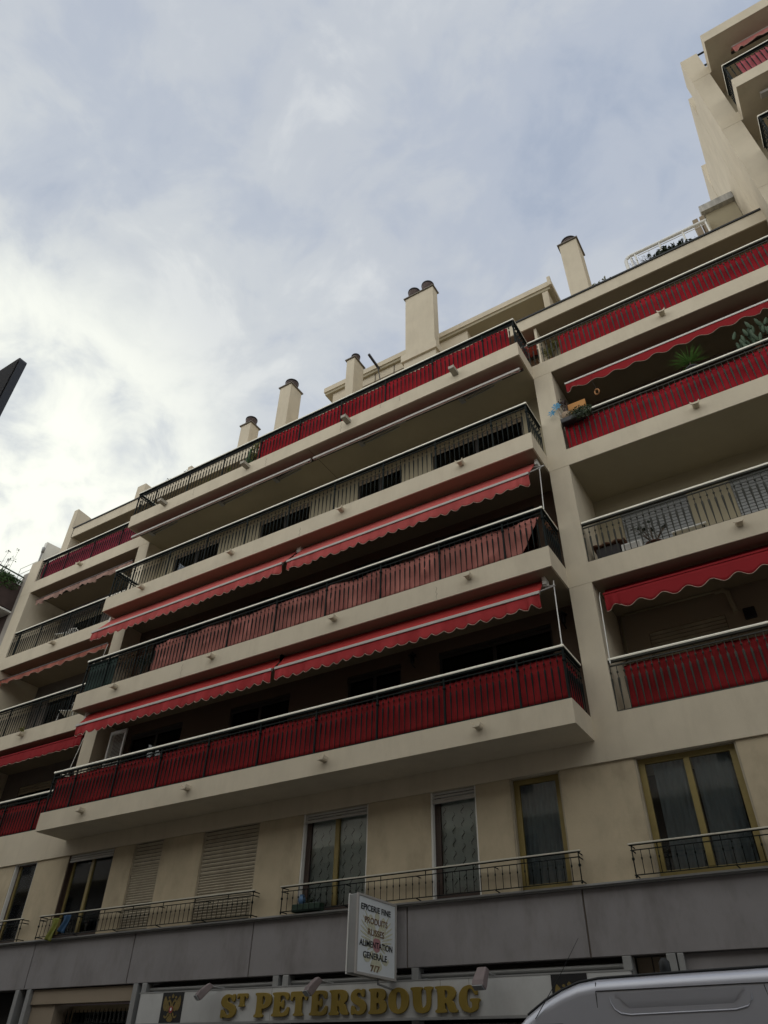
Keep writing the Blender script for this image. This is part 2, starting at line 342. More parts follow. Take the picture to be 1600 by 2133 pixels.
for k in (1, 2, 3):
    zf, zc = Z[k], Z[k+1]-H
    top = {1: 8.52, 2: 11.42, 3: 14.18}[k]
    ops = [(-12.05, -10.22, zf+.03, top), (-8.66, -6.88, zf+.03, top), (-5.30, -3.94, zf+.03, top), (-3.05, -0.62, zf+.03, top)]
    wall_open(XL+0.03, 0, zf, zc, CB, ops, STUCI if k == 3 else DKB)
    for i, o in enumerate(ops):
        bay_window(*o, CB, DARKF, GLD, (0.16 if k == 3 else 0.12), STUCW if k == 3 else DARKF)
    room(XL+0.1, -0.1, zf, zc, CB)
    # right loggia
    top = zf+1.98
    ops = [(0.94, 2.30, zf+.03, top), (3.12, 4.62, zf+.03, top)]
    wall_open(CW, TX0, zf, zc, DEPTH-0.004, ops, {1: STUCW, 2: STUCI, 3: DKB}[k])  # back wall tone per level holds the shade of the awnings
    for i, o in enumerate(ops):
        if k == 1: bay_window(*o, DEPTH, DARKF, GLD, 1.9, SHUT)
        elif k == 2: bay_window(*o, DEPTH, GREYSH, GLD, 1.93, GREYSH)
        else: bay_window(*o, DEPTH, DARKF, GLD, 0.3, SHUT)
    room(CW, TX0, zf, zc, DEPTH)
    # left loggia
    ops = [(-17.7, -16.2, zf+.03, top), (-15.4, -14.0, zf+.03, top)]
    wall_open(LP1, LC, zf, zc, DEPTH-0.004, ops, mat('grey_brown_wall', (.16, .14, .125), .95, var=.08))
    for o in ops: bay_window(*o, DEPTH, DARKF, GLD, 0.2, SHUT)
    room(LP1, LC, zf, zc, DEPTH)
# fourth level: set back all along, sheltered by the upper parapet slab
ops = [(-17.6, -16.0, Z[4]+.03, 17.1), (-14.6, -12.6, Z[4]+.03, 17.1), (-11.4, -9.4, Z[4]+.03, 17.1), (-8, -6, Z[4]+.03, 17.1), (-4.6, -2.6, Z[4]+.03, 17.1), (0.9, 2.4, Z[4]+.03, 17.1), (3.2, 4.7, Z[4]+.03, 17.1)]
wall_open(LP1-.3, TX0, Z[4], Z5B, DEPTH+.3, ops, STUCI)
for o in ops: bay_window(*o, DEPTH+.3, GREYM, GLD, 0.25, SHUT)
room(LP1, TX0, Z[4], Z5B, DEPTH+.3)
B(LP1-0.42, TX0, DEPTH, DEPTH+.44, Z[4]-.43, Z[4]).build('floor_slab', STUC, BLD)
B(-18.60, TX0, 0.75, 5.5, Z5B, Z5T-0.02).build('parapet_slab', STUC, BLD)
B(-18.60, TX0, 0.745, 0.80, Z5T-0.02, Z5T+0.028).build('coping', STUC, BLD)
B(-18.60, TX0, 0.715, 0.748, Z5T-0.062, Z5T-0.012).build('parapet_strip', RUB, BLD)
# partition fins on the fourth level
B(-0.02, 0.05, 0.85, DEPTH+.3, Z[4], Z5B).build('partition', STUC, BLD)
# left end pier above the roof line
b = MB(); b.prism([(0.75, 15.98), (2.9, 15.98), (2.9, 18.75), (2.6, 18.75), (0.75, 18.90)], 0, -18.98, -18.74); b.build('end_pier', STUC, BLD)
B(-18.74, -18.56, 0.75, 2.4, 15.98, 17.95).build('end_pier', STUC, BLD)
B(-15.65, -15.22, 0.95, 1.6, Z5T, 18.82).build('vent_pier', STUC, BLD)
B(-13.03, -12.86, 0.95, 1.3, Z5T, 18.60).build('vent_pier', STUC, BLD)

# chimneys ------------------------------------------------------------
def chimney(x0, x1, y0, y1, zt, zb=Z5T, cowls=1, plinth=None):
    o = B(x0, x1, y0, y1, zb, zt).build('chimney', STUC, BLD, bevel=0.012)
    c = B(x0-0.045, x1+0.045, y0-0.045, y1+0.045, zt, zt+0.035).build('cap', CAPM, o)
    for i in range(cowls):
        cx = x0+(x1-x0)*(i+0.5)/cowls; cy = (y0+y1)/2; r = min((x1-x0)/cowls, y1-y0)*0.47 if cowls == 1 else 0.205
        k = MB(); z0 = zt+0.035
        for j in range(5):
            k.lathe(cx, cy, [(z0+j*0.065, r*0.93), (z0+j*0.065+0.028, r*0.98), (z0+j*0.065+0.030, r*0.72), (z0+j*0.065+0.065, r*0.72)], 24)
        q = k.build('cowl', COWLB, o)
        MB().lathe(cx, cy, [(z0+0.327, r*1.04), (z0+0.37, r*1.04), (z0+0.40, r*0.8)], 24).build('cowl', COWL, o)
    if plinth:
        zp = plinth
        B(x0-0.10, x1+0.09, y0-0.10, y1+0.1, zp-0.09, zp+0.22).build('plinth', STUC, o)
        B(x0-0.03, x1+0.03, y0-0.03, y1+0.03, zb, zp-0.09).build('plinth', STUC, o)
    return o
chimney(-10.72, -10.27, 0.95, 1.38, 19.43)
chimney(-9.13, -8.64, 0.95, 1.53, 20.48)
chimney(-6.30, -5.99, 0.95, 1.49, 20.19)
chimney(-4.06, -3.03, 0.95, 1.26, 21.90, zb=Z5T, cowls=2, plinth=18.75)
chimney(1.11, 1.62, 0.95, 1.58, 20.65)

# penthouse ------------------------------------------------------------
B(-7.70, -2.45, 2.12, 6.0, Z5T-.02, 20.50).build('penthouse_wall', STUC, BLD)
B(-2.45, 0.40, 4.6, 6.0, Z5T-.02, 20.50).build('penthouse_wall', STUC, BLD)
rf = B(-7.98, 0.40, 2.03, 6.2, 20.50, 20.62).build('penthouse_roof', STUCI, BLD)
B(-8.02, 0.47, 1.99, 6.3, 20.62, 20.84).build('cornice', STUC, rf)
B(0.36, 0.46, 1.96, 2.06, 20.60, 21.02).build('cornice', STUC, rf)
B(0.12, 0.30, 2.05, 2.5, Z5T, 20.50).build('pillar', STUC, BLD)
B(-4.6, -4.4, 2.0, 2.12, 19.6, 20.50).build('pilaster', STUC, BLD)
g = MB()
for x in (-5.95, -5.2, -4.62): g.box(x, x+0.03, 2.105, 2.12, 18.4, 20.5)
g.box(-7.2, -4.6, 2.105, 2.12, 20.10, 20.125); g.box(-5.95, -5.2, 2.105, 2.12, 19.5, 19.53)
g.build('panel_joint', JOINT, BLD)
# right hand small roof house
o = B(4.98, 5.79, 2.6, 4.4, Z5T, 21.30).build('roof_house', STUCI, BLD)
B(4.90, 5.79, 2.45, 4.5, 21.30, 21.60).build('cornice', mat('weathered_white', (.42, .41, .38), .8, var=.25, vscale=3, sscale=(3, 1, .4), streak=((.12, .12, .12), .7, 3, (2, 1, .3))), o)
b = B(4.58, 4.72, 2.2, 2.5, Z5T, 20.75); b.box(4.78, 4.90, 2.3, 2.6, Z5T, 20.9); b.build('roof_duct', STUCW, BLD)
b = MB().lathe(0.95, 2.6, [(Z5T, 0.06), (20.35, 0.06), (20.38, 0.10), (20.5, 0.10)], 12); b.lathe(1.02, 2.35, [(Z5T, 0.04), (20.05, 0.04)], 10); b.build('flue_pipe', ALU, BLD)
B(1.02, 1.5, 2.6, 3.2, Z5T, 20.5).build('roof_house', STUCW, BLD)

# white tubular terrace rail ------------------------------------------------
def arc(c, r, a0, a1, n, z): return [(c[0]+r*math.cos(R(a0+(a1-a0)*i/n)), c[1]+r*math.sin(R(a0+(a1-a0)*i/n)), z) for i in range(n+1)]
pts = [(2.66, 1.12, Z5T), (2.66, 1.11, 18.76)]+[(2.83-.17*math.cos(R(a)), 1.10, 18.76+.17*math.sin(R(a))) for a in (20, 40, 60, 80, 90)]+[(4.75, 1.1, 18.93)]
o = MB().tube(pts, 0.045, 10).build('terrace_railing', WHITEP, BLD)
pp = MB()
for x, y in ((2.80, 1.12), (2.92, 1.1), (3.55, 1.1), (4.15, 1.1), (4.72, 1.1)): pp.tube([(x, y, Z5T), (x, y, 18.92)], 0.024, 8)
pp.tube([(2.98, 1.1, 18.80), (4.72, 1.1, 18.80)], 0.012, 6)
pp.build('post', WHITEP, o)

# drain spouts ------------------------------------------------
def spout(x, y, z, big=False):
    b = MB()
    if big:
        b.box(x-0.07, x+0.07, y-0.26, y, z-0.055, z-0.045); b.box(x-0.07, x-0.058, y-0.26, y, z-0.045, z+0.045); b.box(x+0.058, x+0.07, y-0.26, y, z-0.045, z+0.045)
        b.box(x-0.058, x+0.058, y-0.26, y-0.25, z-0.045, z+0.03)
        return b.build('drain_spout', mat('spout_grey', (.36, .33, .27), .7, var=.1), BLD)
    pr = [(-0.085, 0.035), (-0.06, -0.01), (0, -0.025), (0.06, -0.01), (0.085, 0.035), (0.085, -0.02), (0.06, -0.05), (-0.06, -0.05), (-0.085, -0.02)]
    b.prism([(x+q[0]*0.75, z+q[1]) for q in pr], 1, y-0.14, y)
    b.prism([(x+q[0], z+q[1]*1.1) for q in pr], 1, y-0.16, y-0.14)
    return b.build('drain_spout', STUC, BLD)
for k in (1, 2, 3, 4):
    for x in (-11.22, -8.05, -4.68, -1.59): spout(x, YP, Z[k]-0.15, k == 4)
    if k > 1: spout(-16.0, 0, Z[k]-0.14); spout(3.05, 0, Z[k]-0.14)

# hairline cracks and peeled spots on the top fascia
for x, z0, z1 in ((-4.92, 14.62, 14.98), (-3.72, 14.85, 15.0), (-3.15, 14.8, 14.99), (-7.4, 14.6, 14.9), (-10.1, 14.7, 15.0), (-5.9, 11.68, 11.95), (-2.3, 8.8, 9.1), (-9.0, 8.8, 9.15)):
    MB().tube([(x+.02*math.sin(q*2.3+x*5), YP-.0008, z0+(z1-z0)*q/7) for q in range(8)], [.0012]+[.0028]*6+[.001], 4).build('crack', JOINT, BLD)
# ------------------------------------------------------------------ railings
BALP = [(0.02, 0.0065), (0.12, 0.0075), (0.50, 0.017), (0.58, 0.018), (0.59, 0.011), (0.605, 0.006), (0.665, 0.006), (0.675, 0.016), (0.70, 0.016), (0.712, 0.006), (0.80, 0.006)]
def seg_pts(path):
    for (x0, y0), (x1, y1) in zip(path, path[1:]):
        yield Vector((x0, y0, 0)), Vector((x1, y1, 0))
def railing(path, z, posts, parent=BLD, pitch=0.115, iron=IRON, hr=RAILC, pw=0.016):
    b = MB()
    for a, c in seg_pts(path):
        d = (c-a); ln = d.length; d.normalize(); n = max(1, int(round(ln/pitch)))
        for i in range(n+1):
            q = a+d*(ln*i/n)
            if any((q-Vector((px, py, 0))).length < 0.045 for px, py in posts): continue
            b.lathe(q.x, q.y, [(z+h, r*(1.12 if iron is IRON2 else .98)) for h, r in BALP], 6)
            if i % 3 == 0: b.box(q.x-0.006, q.x+0.006, q.y-0.006, q.y+0.006, z+0.82, z+0.885)
        sd = d.cross(Vector((0, 0, 1)))
        for zz, hw, hh in ((0.812, 0.011, 0.012), (0.03, 0.012, 0.010), (0.890, 0.031, 0.016)):
            b.obox(Vector(((a.x+c.x)/2, (a.y+c.y)/2, z+zz)), d, sd, (0, 0, 1), ln/2, hw, hh)
    r = b.build('railing', iron, parent)
    hb = MB()
    for i, (a, c) in enumerate(seg_pts(path)):
        d = (c-a).normalized(); sd = d.cross(Vector((0, 0, 1))); ln = (c-a).length
        e_ = 0.03 if len(path) > 2 else 0.0; lo = a-d*(e_ if i else 0); hi = c+d*(e_ if i < len(path)-2 else 0)
        sec = [(-.036, -.024), (-.040, -.006), (-.035, .012), (-.020, .022), (0, .025), (.020, .022), (.035, .012), (.040, -.006), (.036, -.024)]
        vs_ = [q+sd*(u_*(1-.03*i))+Vector((0, 0, z+.93+w_+.0007*i)) for q in (lo, hi) for u_, w_ in sec]; k_ = len(sec)
        hb.add(vs_, [(j, (j+1) % k_, (j+1) % k_+k_, j+k_) for j in range(k_)]+[tuple(range(k_)), tuple(range(k_, 2*k_))[::-1]])
    hb.build('handrail', hr, r)
    for px, py in posts:
        pb = MB().box(px-pw, px+pw, py-pw, py+pw, z, z+0.885)
        pb.lathe(px, py, [(z+0.655, 0.02), (z+0.67, 0.033), (z+0.70, 0.033), (z+0.715, 0.02)], 8)
        pb.build('post', iron, r)
    return r
PX = [-0.86-1.378*i for i in range(9)]
for k in (1, 2, 3, 4):
    yr = -0.80
    corners = [(-0.05, yr), (-12.69, yr)]
    railing([(-0.05, -0.02), (-0.05, yr), (-12.69, yr), (-12.69, -0.02)], Z[k], corners+[(x, yr) for x in PX])
for k in (1, 2, 3):
    railing([(CW+0.01, 0.06), (TX0-0.01, 0.06)], Z[k], [], iron=IRON2, pw=.010)
railing([(-0.03, 0.06), (TX0-0.01, 0.06)], Z[4], [], iron=IRON2, pw=.010)
for k in (1, 2, 3, 4):
    railing([(LC-0.01 if k < 4 else XL, 0.06), (LP1+0.01, 0.06)], Z[k], [(x, 0.06) for x in (-14.35, -15.72, -17.1, -18.2)])

# small window railings on level one
def low_rail(x0, x1, y=-0.14, z=3.925, hr=None):
    hr = mat('handrail_dull', (.55, .52, .42), .5, var=.1)
    b = MB(); n = int(round((x1-x0)/0.122)); zt = 4.335
    for i in range(n+1):
        x = x0+0.02+(x1-x0-0.04)*i/n
        if 0 < i < n: b.lathe(x, y, [(z, .0055), (z+.185, .0055), (z+.195, .012), (z+.215, .012), (z+.225, .0055), (z+.315, .0055)], 6)
        if i % 7 == 3: b.box(x-.006, x+.006, y-.006, y+.006, z+.315, zt-.02)
    for x in (x0+.02, x1-.02):
        b.lathe(x, y, [(z-.02, .009), (z+.185, .009), (z+.195, .02), (z+.22, .02), (z+.23, .009), (zt-.02, .009)], 8)
        for zz in (z, z+.32, zt-.03): b.tube([(x, y, zz), (x, 0.03, zz)], 0.009, 6)
        b.lathe(x, y, [(z-.04, .004), (z-.025, .018), (z-.01, .009)], 8)
    k = int((x1-x0)/1.4)
    for i in range(1, k+1):
        x = x0+(x1-x0)*i/(k+1)
        b.tube([(x, y, z), (x+.03, 0.03, z-.03)], 0.009, 6); b.tube([(x, y, z+.32), (x, 0.03, z+.32)], 0.008, 6)
    b.box(x0, x1, y-.008, y+.008, z-.006, z+.006); b.box(x0, x1, y-.008, y+.008, z+.312, z+.324); b.box(x0-.01, x1+.01, y-.018, y+.018, zt-.03, zt-.022)
    r = b.build('window_railing', IRON, BLD)
    B(x0-.02, x1+.02, y-.028, y+.028, zt-.022, zt).build('handrail', hr, r, bevel=.006)
    return r
low_rail(-18.0, -13.28); low_rail(-12.68, -6.62); low_rail(-5.98, -0.46); low_rail(0.28, 5.6)

# ------------------------------------------------------------------ level one windows
def curtain_mb(x0, x1, z0, z1, y, amp=0.015, wl=0.10):
    ph = random.random()*6
    return MB().grid(lambda u, v: (x0+(x1-x0)*u, y+amp*math.sin((x0+(x1-x0)*u)/wl*2*PI+ph+0.6*math.sin(v*2+u*5))*(0.5+0.5*v), z1+(z0-z1)*v), max(8, int((x1-x0)/0.014)), 8)
CURTP = mat('curtain_patterned', (0.74, 0.77, 0.73), 0.9, var=0.1, vscale=4, trans=0.2)
def motifs(x0, x1, z0, z1, y):
    b = MB(); xx = x0+.10; c = 0
    while xx < x1-.06:
        zz = z1-.12-(.10 if c % 2 else 0)
        while zz > z0+.12:
            b.tube([(xx+.028*math.sin(q/6*2*PI), y, zz-.15*q/6) for q in range(7)], [.002, .005, .007, .007, .007, .005, .002], 5); zz -= .205
        xx += .17; c += 1
    return b
def lvl1(i, leaves, frame, shutter, curt=None, guide=WHITEP, boxm=SHUTG, closed=False):
    x0, x1 = WIN1[i]; z0, z1 = 3.90, 5.575; y = 0.15; t = 0.075
    f = MB()
    f.box(x0, x0+.03, .05, .15, z0, z1); f.box(x1-.03, x1, .05, .15, z0, z1); f.box(x0+.03, x1-.03, .10, .15, z1-.012, z1)
    o = f.build('window', guide if not closed else SHUT, BLD)
    if closed:
        s = MB(); zz = z1-.015; z_op = z1-(0.80 if i == 3 else 0.42)
        while zz > z0+.05:
            h, gap = (0.062, 0.012) if zz > z_op else (0.042, 0.006)
            s.prism([(0.07, zz), (0.058, zz-h*.5), (0.07, zz-h), (0.080, zz-h), (0.080, zz)], 0, x0+.032, x1-.032); zz -= h+gap
        s.build('roller_shutter', SHUT, o)
        B(x0+.031, x1-.031, .088, .093, z0, z1).build('shutter_backing', BLACK, o)
        return
    a0, a1 = x0+.03, x1-.03; zt = z1-shutter
    if shutter:
        s = MB(); zz = z1-.005
        while zz > zt+.01: s.prism([(0.07, zz), (0.060, zz-.02), (0.07, zz-.04), (0.085, zz-.04), (0.085, zz)], 0, a0, a1); zz -= .053
        s.box(a0, a1, .062, .088, zt-.02, zt+.02)
        s.build('roller_shutter', boxm, o)
    t = .045 if frame is BROWN else .095
    fr = MB(); d0, d1 = .135, .19
    fr.box(a0, a0+t, d0, d1, z0, z1); fr.box(a1-t, a1, d0, d1, z0, z1); fr.box(a0+t, a1-t, d0, d1, z1-t, z1); fr.box(a0+t, a1-t, d0, d1, z0, z0+.10)
    fr.build('frame', frame, o, bevel=.006)
    for k in range(1, leaves):
        c = a0+(a1-a0)*k/leaves; B(c-.045, c+.045, d0-.008, d1, z0+.1, z1-t).build('mullion', OLIVE, o, bevel=.006)
    if frame is BROWN: B(a0+t, a0+t+.06, d0+.004, d1-.004, z0+.1, z1-t).build('sash', OLIVE if i < 2 else BROWN, o)
    B(a0+t, a1-t, .16, .165, z0+.1, z1-t).build('pane', GLS, o)
    if curt:
        if curt is CURT:
            for k in range(leaves):
                p0 = a0+(a1-a0)*k/leaves+t*.6; p1 = a0+(a1-a0)*(k+1)/leaves-t*.6; wd = p1-p0
                if leaves > 1 and k == 0: p0 += wd*.22
                if leaves > 1 and k == 1: p1 -= wd*.12
                curtain_mb(p0, p1, z0+.1, z1-.04, .26, amp=.030, wl=.085).build('curtain', curt, o)
        else: curtain_mb(a0+t*.6, a1-t*.6, z0+.1, z1-.04, .23, amp=.007, wl=.3).build('curtain', curt, o)
        if curt is CURTP: motifs(a0+t, a1-t, z0+.1, z1-.1, .216).build('curtain_pattern', mat('stitch', (.16, .17, .16), .9), o)
lvl1(0, 1, BROWN, 0); lvl1(1, 2, BROWN, 0.13, None, BROWN); lvl1(2, 1, BROWN, 0, closed=True); lvl1(3, 1, BROWN, 0, closed=True)
lvl1(4, 2, BROWN, 0.14, CURTP); lvl1(5, 1, BROWN, 0.17, CURTP); lvl1(6, 1, OLIVE, 0.0, CURT, SHUT); lvl1(7, 2, OLIVE, 0.0, CURT, SHUT); lvl1(8, 2, OLIVE, 0.0, CURT, SHUT)
# ------------------------------------------------------------------ shop front
SH = thing('shopfront', 'ground floor shopfront in grey metal frames under the grey panel band', 'shopfront', (-5, 0.1, 0))
def fr(x0, x1, z0=0.1, z1=3.0, y0=-0.02, y1=0.16, m_=GREYM): return B(x0, x1, y0, y1, z0, z1).build('frame_post', m_, SH, bevel=.006)
for a in (-13.00, -12.62, -9.46, -9.22, -6.09, -5.88, -3.38, -0.12, 0.46): fr(a, a+0.12)
fr(0.60, 0.68)
b = MB()
b.box(-12.48, -9.5, 0.05, 0.3, 2.74, 2.985); b.build('lintel', STUCW, SH)
B(-12.48, -9.5, 0.55, 0.6, 0.1, 2.74).build('wall', STUC2, SH)
B(-12.48, -11.75, 0.10, 0.54, 0.1, 2.74).build('wall', STUCW, SH)
b = MB()
for i in range(18): b.lathe(-11.62+i*0.12, 0.33, [(0.9, .011), (2.5, .011), (2.55, .018), (2.66, .003)], 6)
for zz in (1.2, 2.42): b.box(-11.7, -9.5, .32, .34, zz, zz+.02)
b.build('window_grille', IRON, SH)
B(-11.65, -9.55, 0.50, 0.52, 0.9, 2.62).build('pane', GLD, SH)
for x0, x1 in ((-9.10, -6.10), (-5.76, -3.38), (-3.26, -0.13)):
    b = MB(); b.tube([(x0, .10, 2.90), (x1, .10, 2.90)], .035, 8); b.build('shutter_tube', GREYM, SH)
    B(x0, x1, .05, .14, 2.82, 2.85).build('shutter_rail', GREYM, SH)
    B(x0, x1, .30, .34, 2.4, 3.0).build('shutter_box', DARKF, SH)
B(-0.12, 0.68, 0.31, 0.36, 0.1, 3.0).build('wall', DARKF, SH)
B(0.0, 0.46, .24, .30, 0.1, 3.0).build('door_panel', STUCW, SH)
B(0.20, 0.215, .232, .24, 0.1, 3.0).build('door_joint', DARKF, SH)
B(0.68, 14, 0.06, 0.2, 0.1, 3.0).build('grey_cladding', GREYP, SH)
B(-26, -13.0, 0.5, 0.55, 0.1, 3.0).build('dark_opening', DARKR, SH)
B(-12.88, -12.62, 0.16, 0.3, 0.1, 3.0).build('dark_opening', DARKF, SH)
B(-9.1, 0.0, 0.32, 0.38, 0.1, 2.38).build('shop_window', GLD, SH)
B(-9.1, 0.0, 1.2, 1.24, 0.1, 2.9).build('shop_interior', DARKR, SH)
B(-9.1, 0.0, 0.20, 0.36, 0.1, 0.6).build('stall_riser', GREYM, SH)

# ------------------------------------------------------------------ main shop sign
SG = thing('shop_sign', 'long white shop sign board with raised golden ST PETERSBOURG lettering', 'shop sign', (-5, -0.08, 2.6))
B(-9.15, -0.02, -0.07, 0.0, 2.372, 2.825).build('board', SIGNW, SG, bevel=.005)
B(-9.19, 0.0, -0.085, 0.0, 2.34, 2.372).build('frame', GREYM, SG)
B(-9.19, 0.0, -0.075, 0.0, 2.825, 2.845).build('frame', GREYM, SG)
b = MB()
for x in (-6.04, -2.86, -5.99+3.6): b.box(x, x+.005, -.0715, -.068, 2.374, 2.823)
b.build('board_joint', JOINT, SG)
G = {  # soft fat serif capitals, outline(s) in a unit box
'S': [[(.08,.02),(.2,.0),(.26,.06),(.5,.0),(.78,.03),(.95,.17),(.97,.36),(.85,.52),(.6,.62),(.42,.70),(.38,.80),(.48,.88),(.62,.84),(.72,.70),(.84,.68),(.86,.98),(.74,1.0),(.68,.94),(.48,1.0),(.24,.97),(.06,.84),(.03,.64),(.15,.49),(.42,.38),(.60,.30),(.64,.20),(.54,.12),(.38,.15),(.24,.34),(.08,.36)]],
'T': [[(.24,.0),(.76,.0),(.79,.06),(.68,.12),(.68,.80),(.84,.78),(.90,.62),(.99,.64),(1.0,.97),(.9,1.0),(.1,1.0),(.0,.97),(.01,.64),(.10,.62),(.16,.78),(.32,.80),(.32,.12),(.21,.06)]],
'P': [[(.0,.0),(.52,.0),(.54,.08),(.42,.13),(.42,.36),(.62,.35),(.88,.45),(1.0,.66),(.92,.88),(.70,.99),(.0,1.0),(-.02,.93),(.10,.87),(.10,.13),(-.02,.08)],[(.42,.48),(.42,.88),(.56,.86),(.64,.68),(.56,.50)]],
'E': [[(.0,.0),(.95,.0),(1.0,.36),(.90,.38),(.72,.14),(.44,.13),(.44,.44),(.56,.42),(.60,.34),(.68,.35),(.68,.66),(.60,.67),(.56,.56),(.44,.55),(.44,.87),(.70,.86),(.84,.66),(.94,.68),(.93,1.0),(.0,1.0),(-.02,.93),(.10,.87),(.10,.13),(-.02,.08)]],
'R': [[(.0,.0),(.50,.0),(.52,.08),(.42,.13),(.42,.38),(.52,.34),(.60,.08),(.72,.0),(1.0,.0),(1.02,.08),(.94,.13),(.86,.36),(.74,.46),(.90,.56),(.96,.74),(.86,.93),(.66,1.0),(.0,1.0),(-.02,.93),(.10,.87),(.10,.13),(-.02,.08)],[(.42,.53),(.42,.86),(.54,.84),(.60,.70),(.54,.55)]],
'B': [[(.0,.0),(.66,.0),(.90,.07),(1.0,.26),(.92,.46),(.78,.53),(.90,.62),(.94,.78),(.84,.94),(.62,1.0),(.0,1.0),(-.02,.93),(.10,.87),(.10,.13),(-.02,.08)],[(.42,.14),(.42,.44),(.56,.43),(.64,.29),(.56,.15)],[(.42,.59),(.42,.87),(.53,.85),(.58,.73),(.52,.60)]],
'O': [[(.5,-.01),(.80,.07),(.99,.30),(1.0,.70),(.80,.93),(.5,1.01),(.20,.93),(.0,.70),(.01,.30),(.20,.07)],[(.5,.14),(.38,.22),(.34,.5),(.38,.78),(.5,.86),(.62,.78),(.66,.5),(.62,.22)]],
'U': [[(.5,-.01),(.78,.05),(.90,.26),(.92,.85),(1.02,.92),(1.0,1.0),(.62,1.0),(.60,.92),(.72,.86),(.72,.32),(.58,.18),(.46,.26),(.44,.86),(.54,.92),(.52,1.0),(-.02,1.0),(-.03,.92),(.08,.86),(.09,.30),(.22,.06)]],
'G': [[(.5,-.01),(.72,.03),(.90,.13),(.93,.36),(1.02,.42),(1.0,.50),(.56,.50),(.54,.42),(.64,.36),(.64,.18),(.54,.13),(.42,.22),(.36,.5),(.42,.80),(.54,.88),(.68,.82),(.78,.64),(.90,.64),(.90,.98),(.80,1.0),(.74,.94),(.54,1.01),(.22,.93),(.02,.70),(.0,.34),(.18,.07)]],
}
def chaikin(p, it=2):
    for _ in range(it):
        q = []
        for i in range(len(p)):
            a, b_ = p[i], p[(i+1) % len(p)]
            q += [(a[0]*.8+b_[0]*.2, a[1]*.8+b_[1]*.2), (a[0]*.2+b_[0]*.8, a[1]*.2+b_[1]*.8)]
        p = q
    return p
def shape2d(name, loops, fn, ext, bev, m_, parent):
    """filled outline with holes; fn maps a 2-D point into the curve plane; curve x->world via matrix given"""
    cu = bpy.data.curves.new(name, 'CURVE'); cu.dimensions = '2D'; cu.fill_mode = 'BOTH'; cu.extrude = ext; cu.bevel_depth = bev; cu.bevel_resolution = 1
    for lp in loops:
        sp = cu.splines.new('POLY'); sp.points.add(len(lp)-1); sp.use_cyclic_u = True
        for i, q in enumerate(lp): sp.points[i].co = (q[0], q[1], 0, 1)
    return curve_to(cu, name, fn, m_, parent)
def curve_to(cu, name, mtx, m_, parent):
    t = bpy.data.objects.new('tmp', cu); COL.objects.link(t)
    dg = bpy.context.evaluated_depsgraph_get(); me = bpy.data.meshes.new_from_object(t.evaluated_get(dg))
    bpy.data.objects.remove(t); me.transform(mtx); me.materials.clear(); me.materials.append(m_); me.name = name
    o = bpy.data.objects.new(name, me); COL.objects.link(o)
    if parent: o.parent = parent; o.location = -world_loc(parent)
    return o
def face_front(x, y, z): # curve XY -> world XZ facing -y
    return Matrix.Translation((x, y, z)) @ Matrix.Rotation(PI/2, 4, 'X')
for ch, x0, x1, z0, z1 in [('S', -7.11, -6.74, 2.42, 2.755), ('T', -6.75, -6.52, 2.575, 2.755), ('P', -6.34, -5.99, 2.42, 2.755), ('E', -5.97, -5.62, 2.425, 2.75), ('T', -5.60, -5.26, 2.425, 2.75), ('E', -5.20, -4.86, 2.425, 2.75),
        ('R', -4.82, -4.46, 2.425, 2.75), ('S', -4.43, -4.12, 2.42, 2.75), ('B', -4.08, -3.76, 2.425, 2.745), ('O', -3.73, -3.38, 2.42, 2.745), ('U', -3.33, -2.97, 2.42, 2.74), ('R', -2.92, -2.57, 2.42, 2.74), ('G', -2.54, -2.21, 2.415, 2.74)]:
    lps = [[(x0+(x1-x0)*px, z0+(z1-z0)*py) for px, py in chaikin(lp)] for lp in G[ch]]
    shape2d('letter', lps, face_front(0, -0.100, 0), 0.014, 0.004, GOLD, SG)
# double headed eagle, right half outlines (mirrored)
WING = [(.10,.48),(.16,.60),(.24,.72),(.34,.84),(.40,.93),(.45,.86),(.48,.72),(.48,.56),(.42,.44),(.34,.38),(.28,.42),(.22,.36),(.14,.40)]
BODY = [(-.02,.30),(.10,.34),(.12,.50),(.08,.62),(.14,.72),(.20,.70),(.26,.64),(.26,.70),(.20,.79),(.12,.80),(.05,.72),(.0,.60),(-.05,.72),(-.12,.80),(-.20,.79),(-.26,.70),(-.26,.64),(-.20,.70),(-.14,.72),(-.08,.62),(-.12,.50),(-.10,.34)]
TAIL = [(.0,.34),(.06,.24),(.14,.16),(.17,.08),(.10,.02),(.0,.0),(-.10,.02),(-.17,.08),(-.14,.16),(-.06,.24)]
LEG = [(.10,.34),(.18,.30),(.20,.20),(.30,.20),(.34,.26),(.36,.20),(.30,.13),(.20,.14),(.14,.22),(.08,.26)]
CROWN = [(-.05,.84),(.05,.84),(.07,.92),(.02,.97),(0,1.0),(-.02,.97),(-.07,.92)]
CR2 = [(.14,.82),(.22,.82),(.24,.88),(.18,.92),(.13,.88)]
SHLD = [(-.10,.36),(0,.30),(.10,.36),(.10,.54),(-.10,.54)]
def mir(p): return [(-x, y) for x, y in p][::-1]
def feather(x0, y0, x1, y1, w_):
    d = Vector((x1-x0, y1-y0)); n_ = Vector((-d.y, d.x)).normalized()*w_
    return [(x0, y0), (x0+d.x*.35+n_.x, y0+d.y*.35+n_.y), (x0+d.x*.8+n_.x*.8, y0+d.y*.8+n_.y*.8), (x1, y1), (x0+d.x*.8-n_.x*.8, y0+d.y*.8-n_.y*.8), (x0+d.x*.35-n_.x, y0+d.y*.35-n_.y)]
FEATH = [(.10, .62, .36, .97), (.12, .60, .42, .88), (.12, .57, .46, .79), (.13, .54, .48, .70), (.13, .51, .48, .61), (.13, .48, .45, .52), (.12, .45, .40, .44), (.11, .43, .34, .37), (.09, .42, .26, .32)]
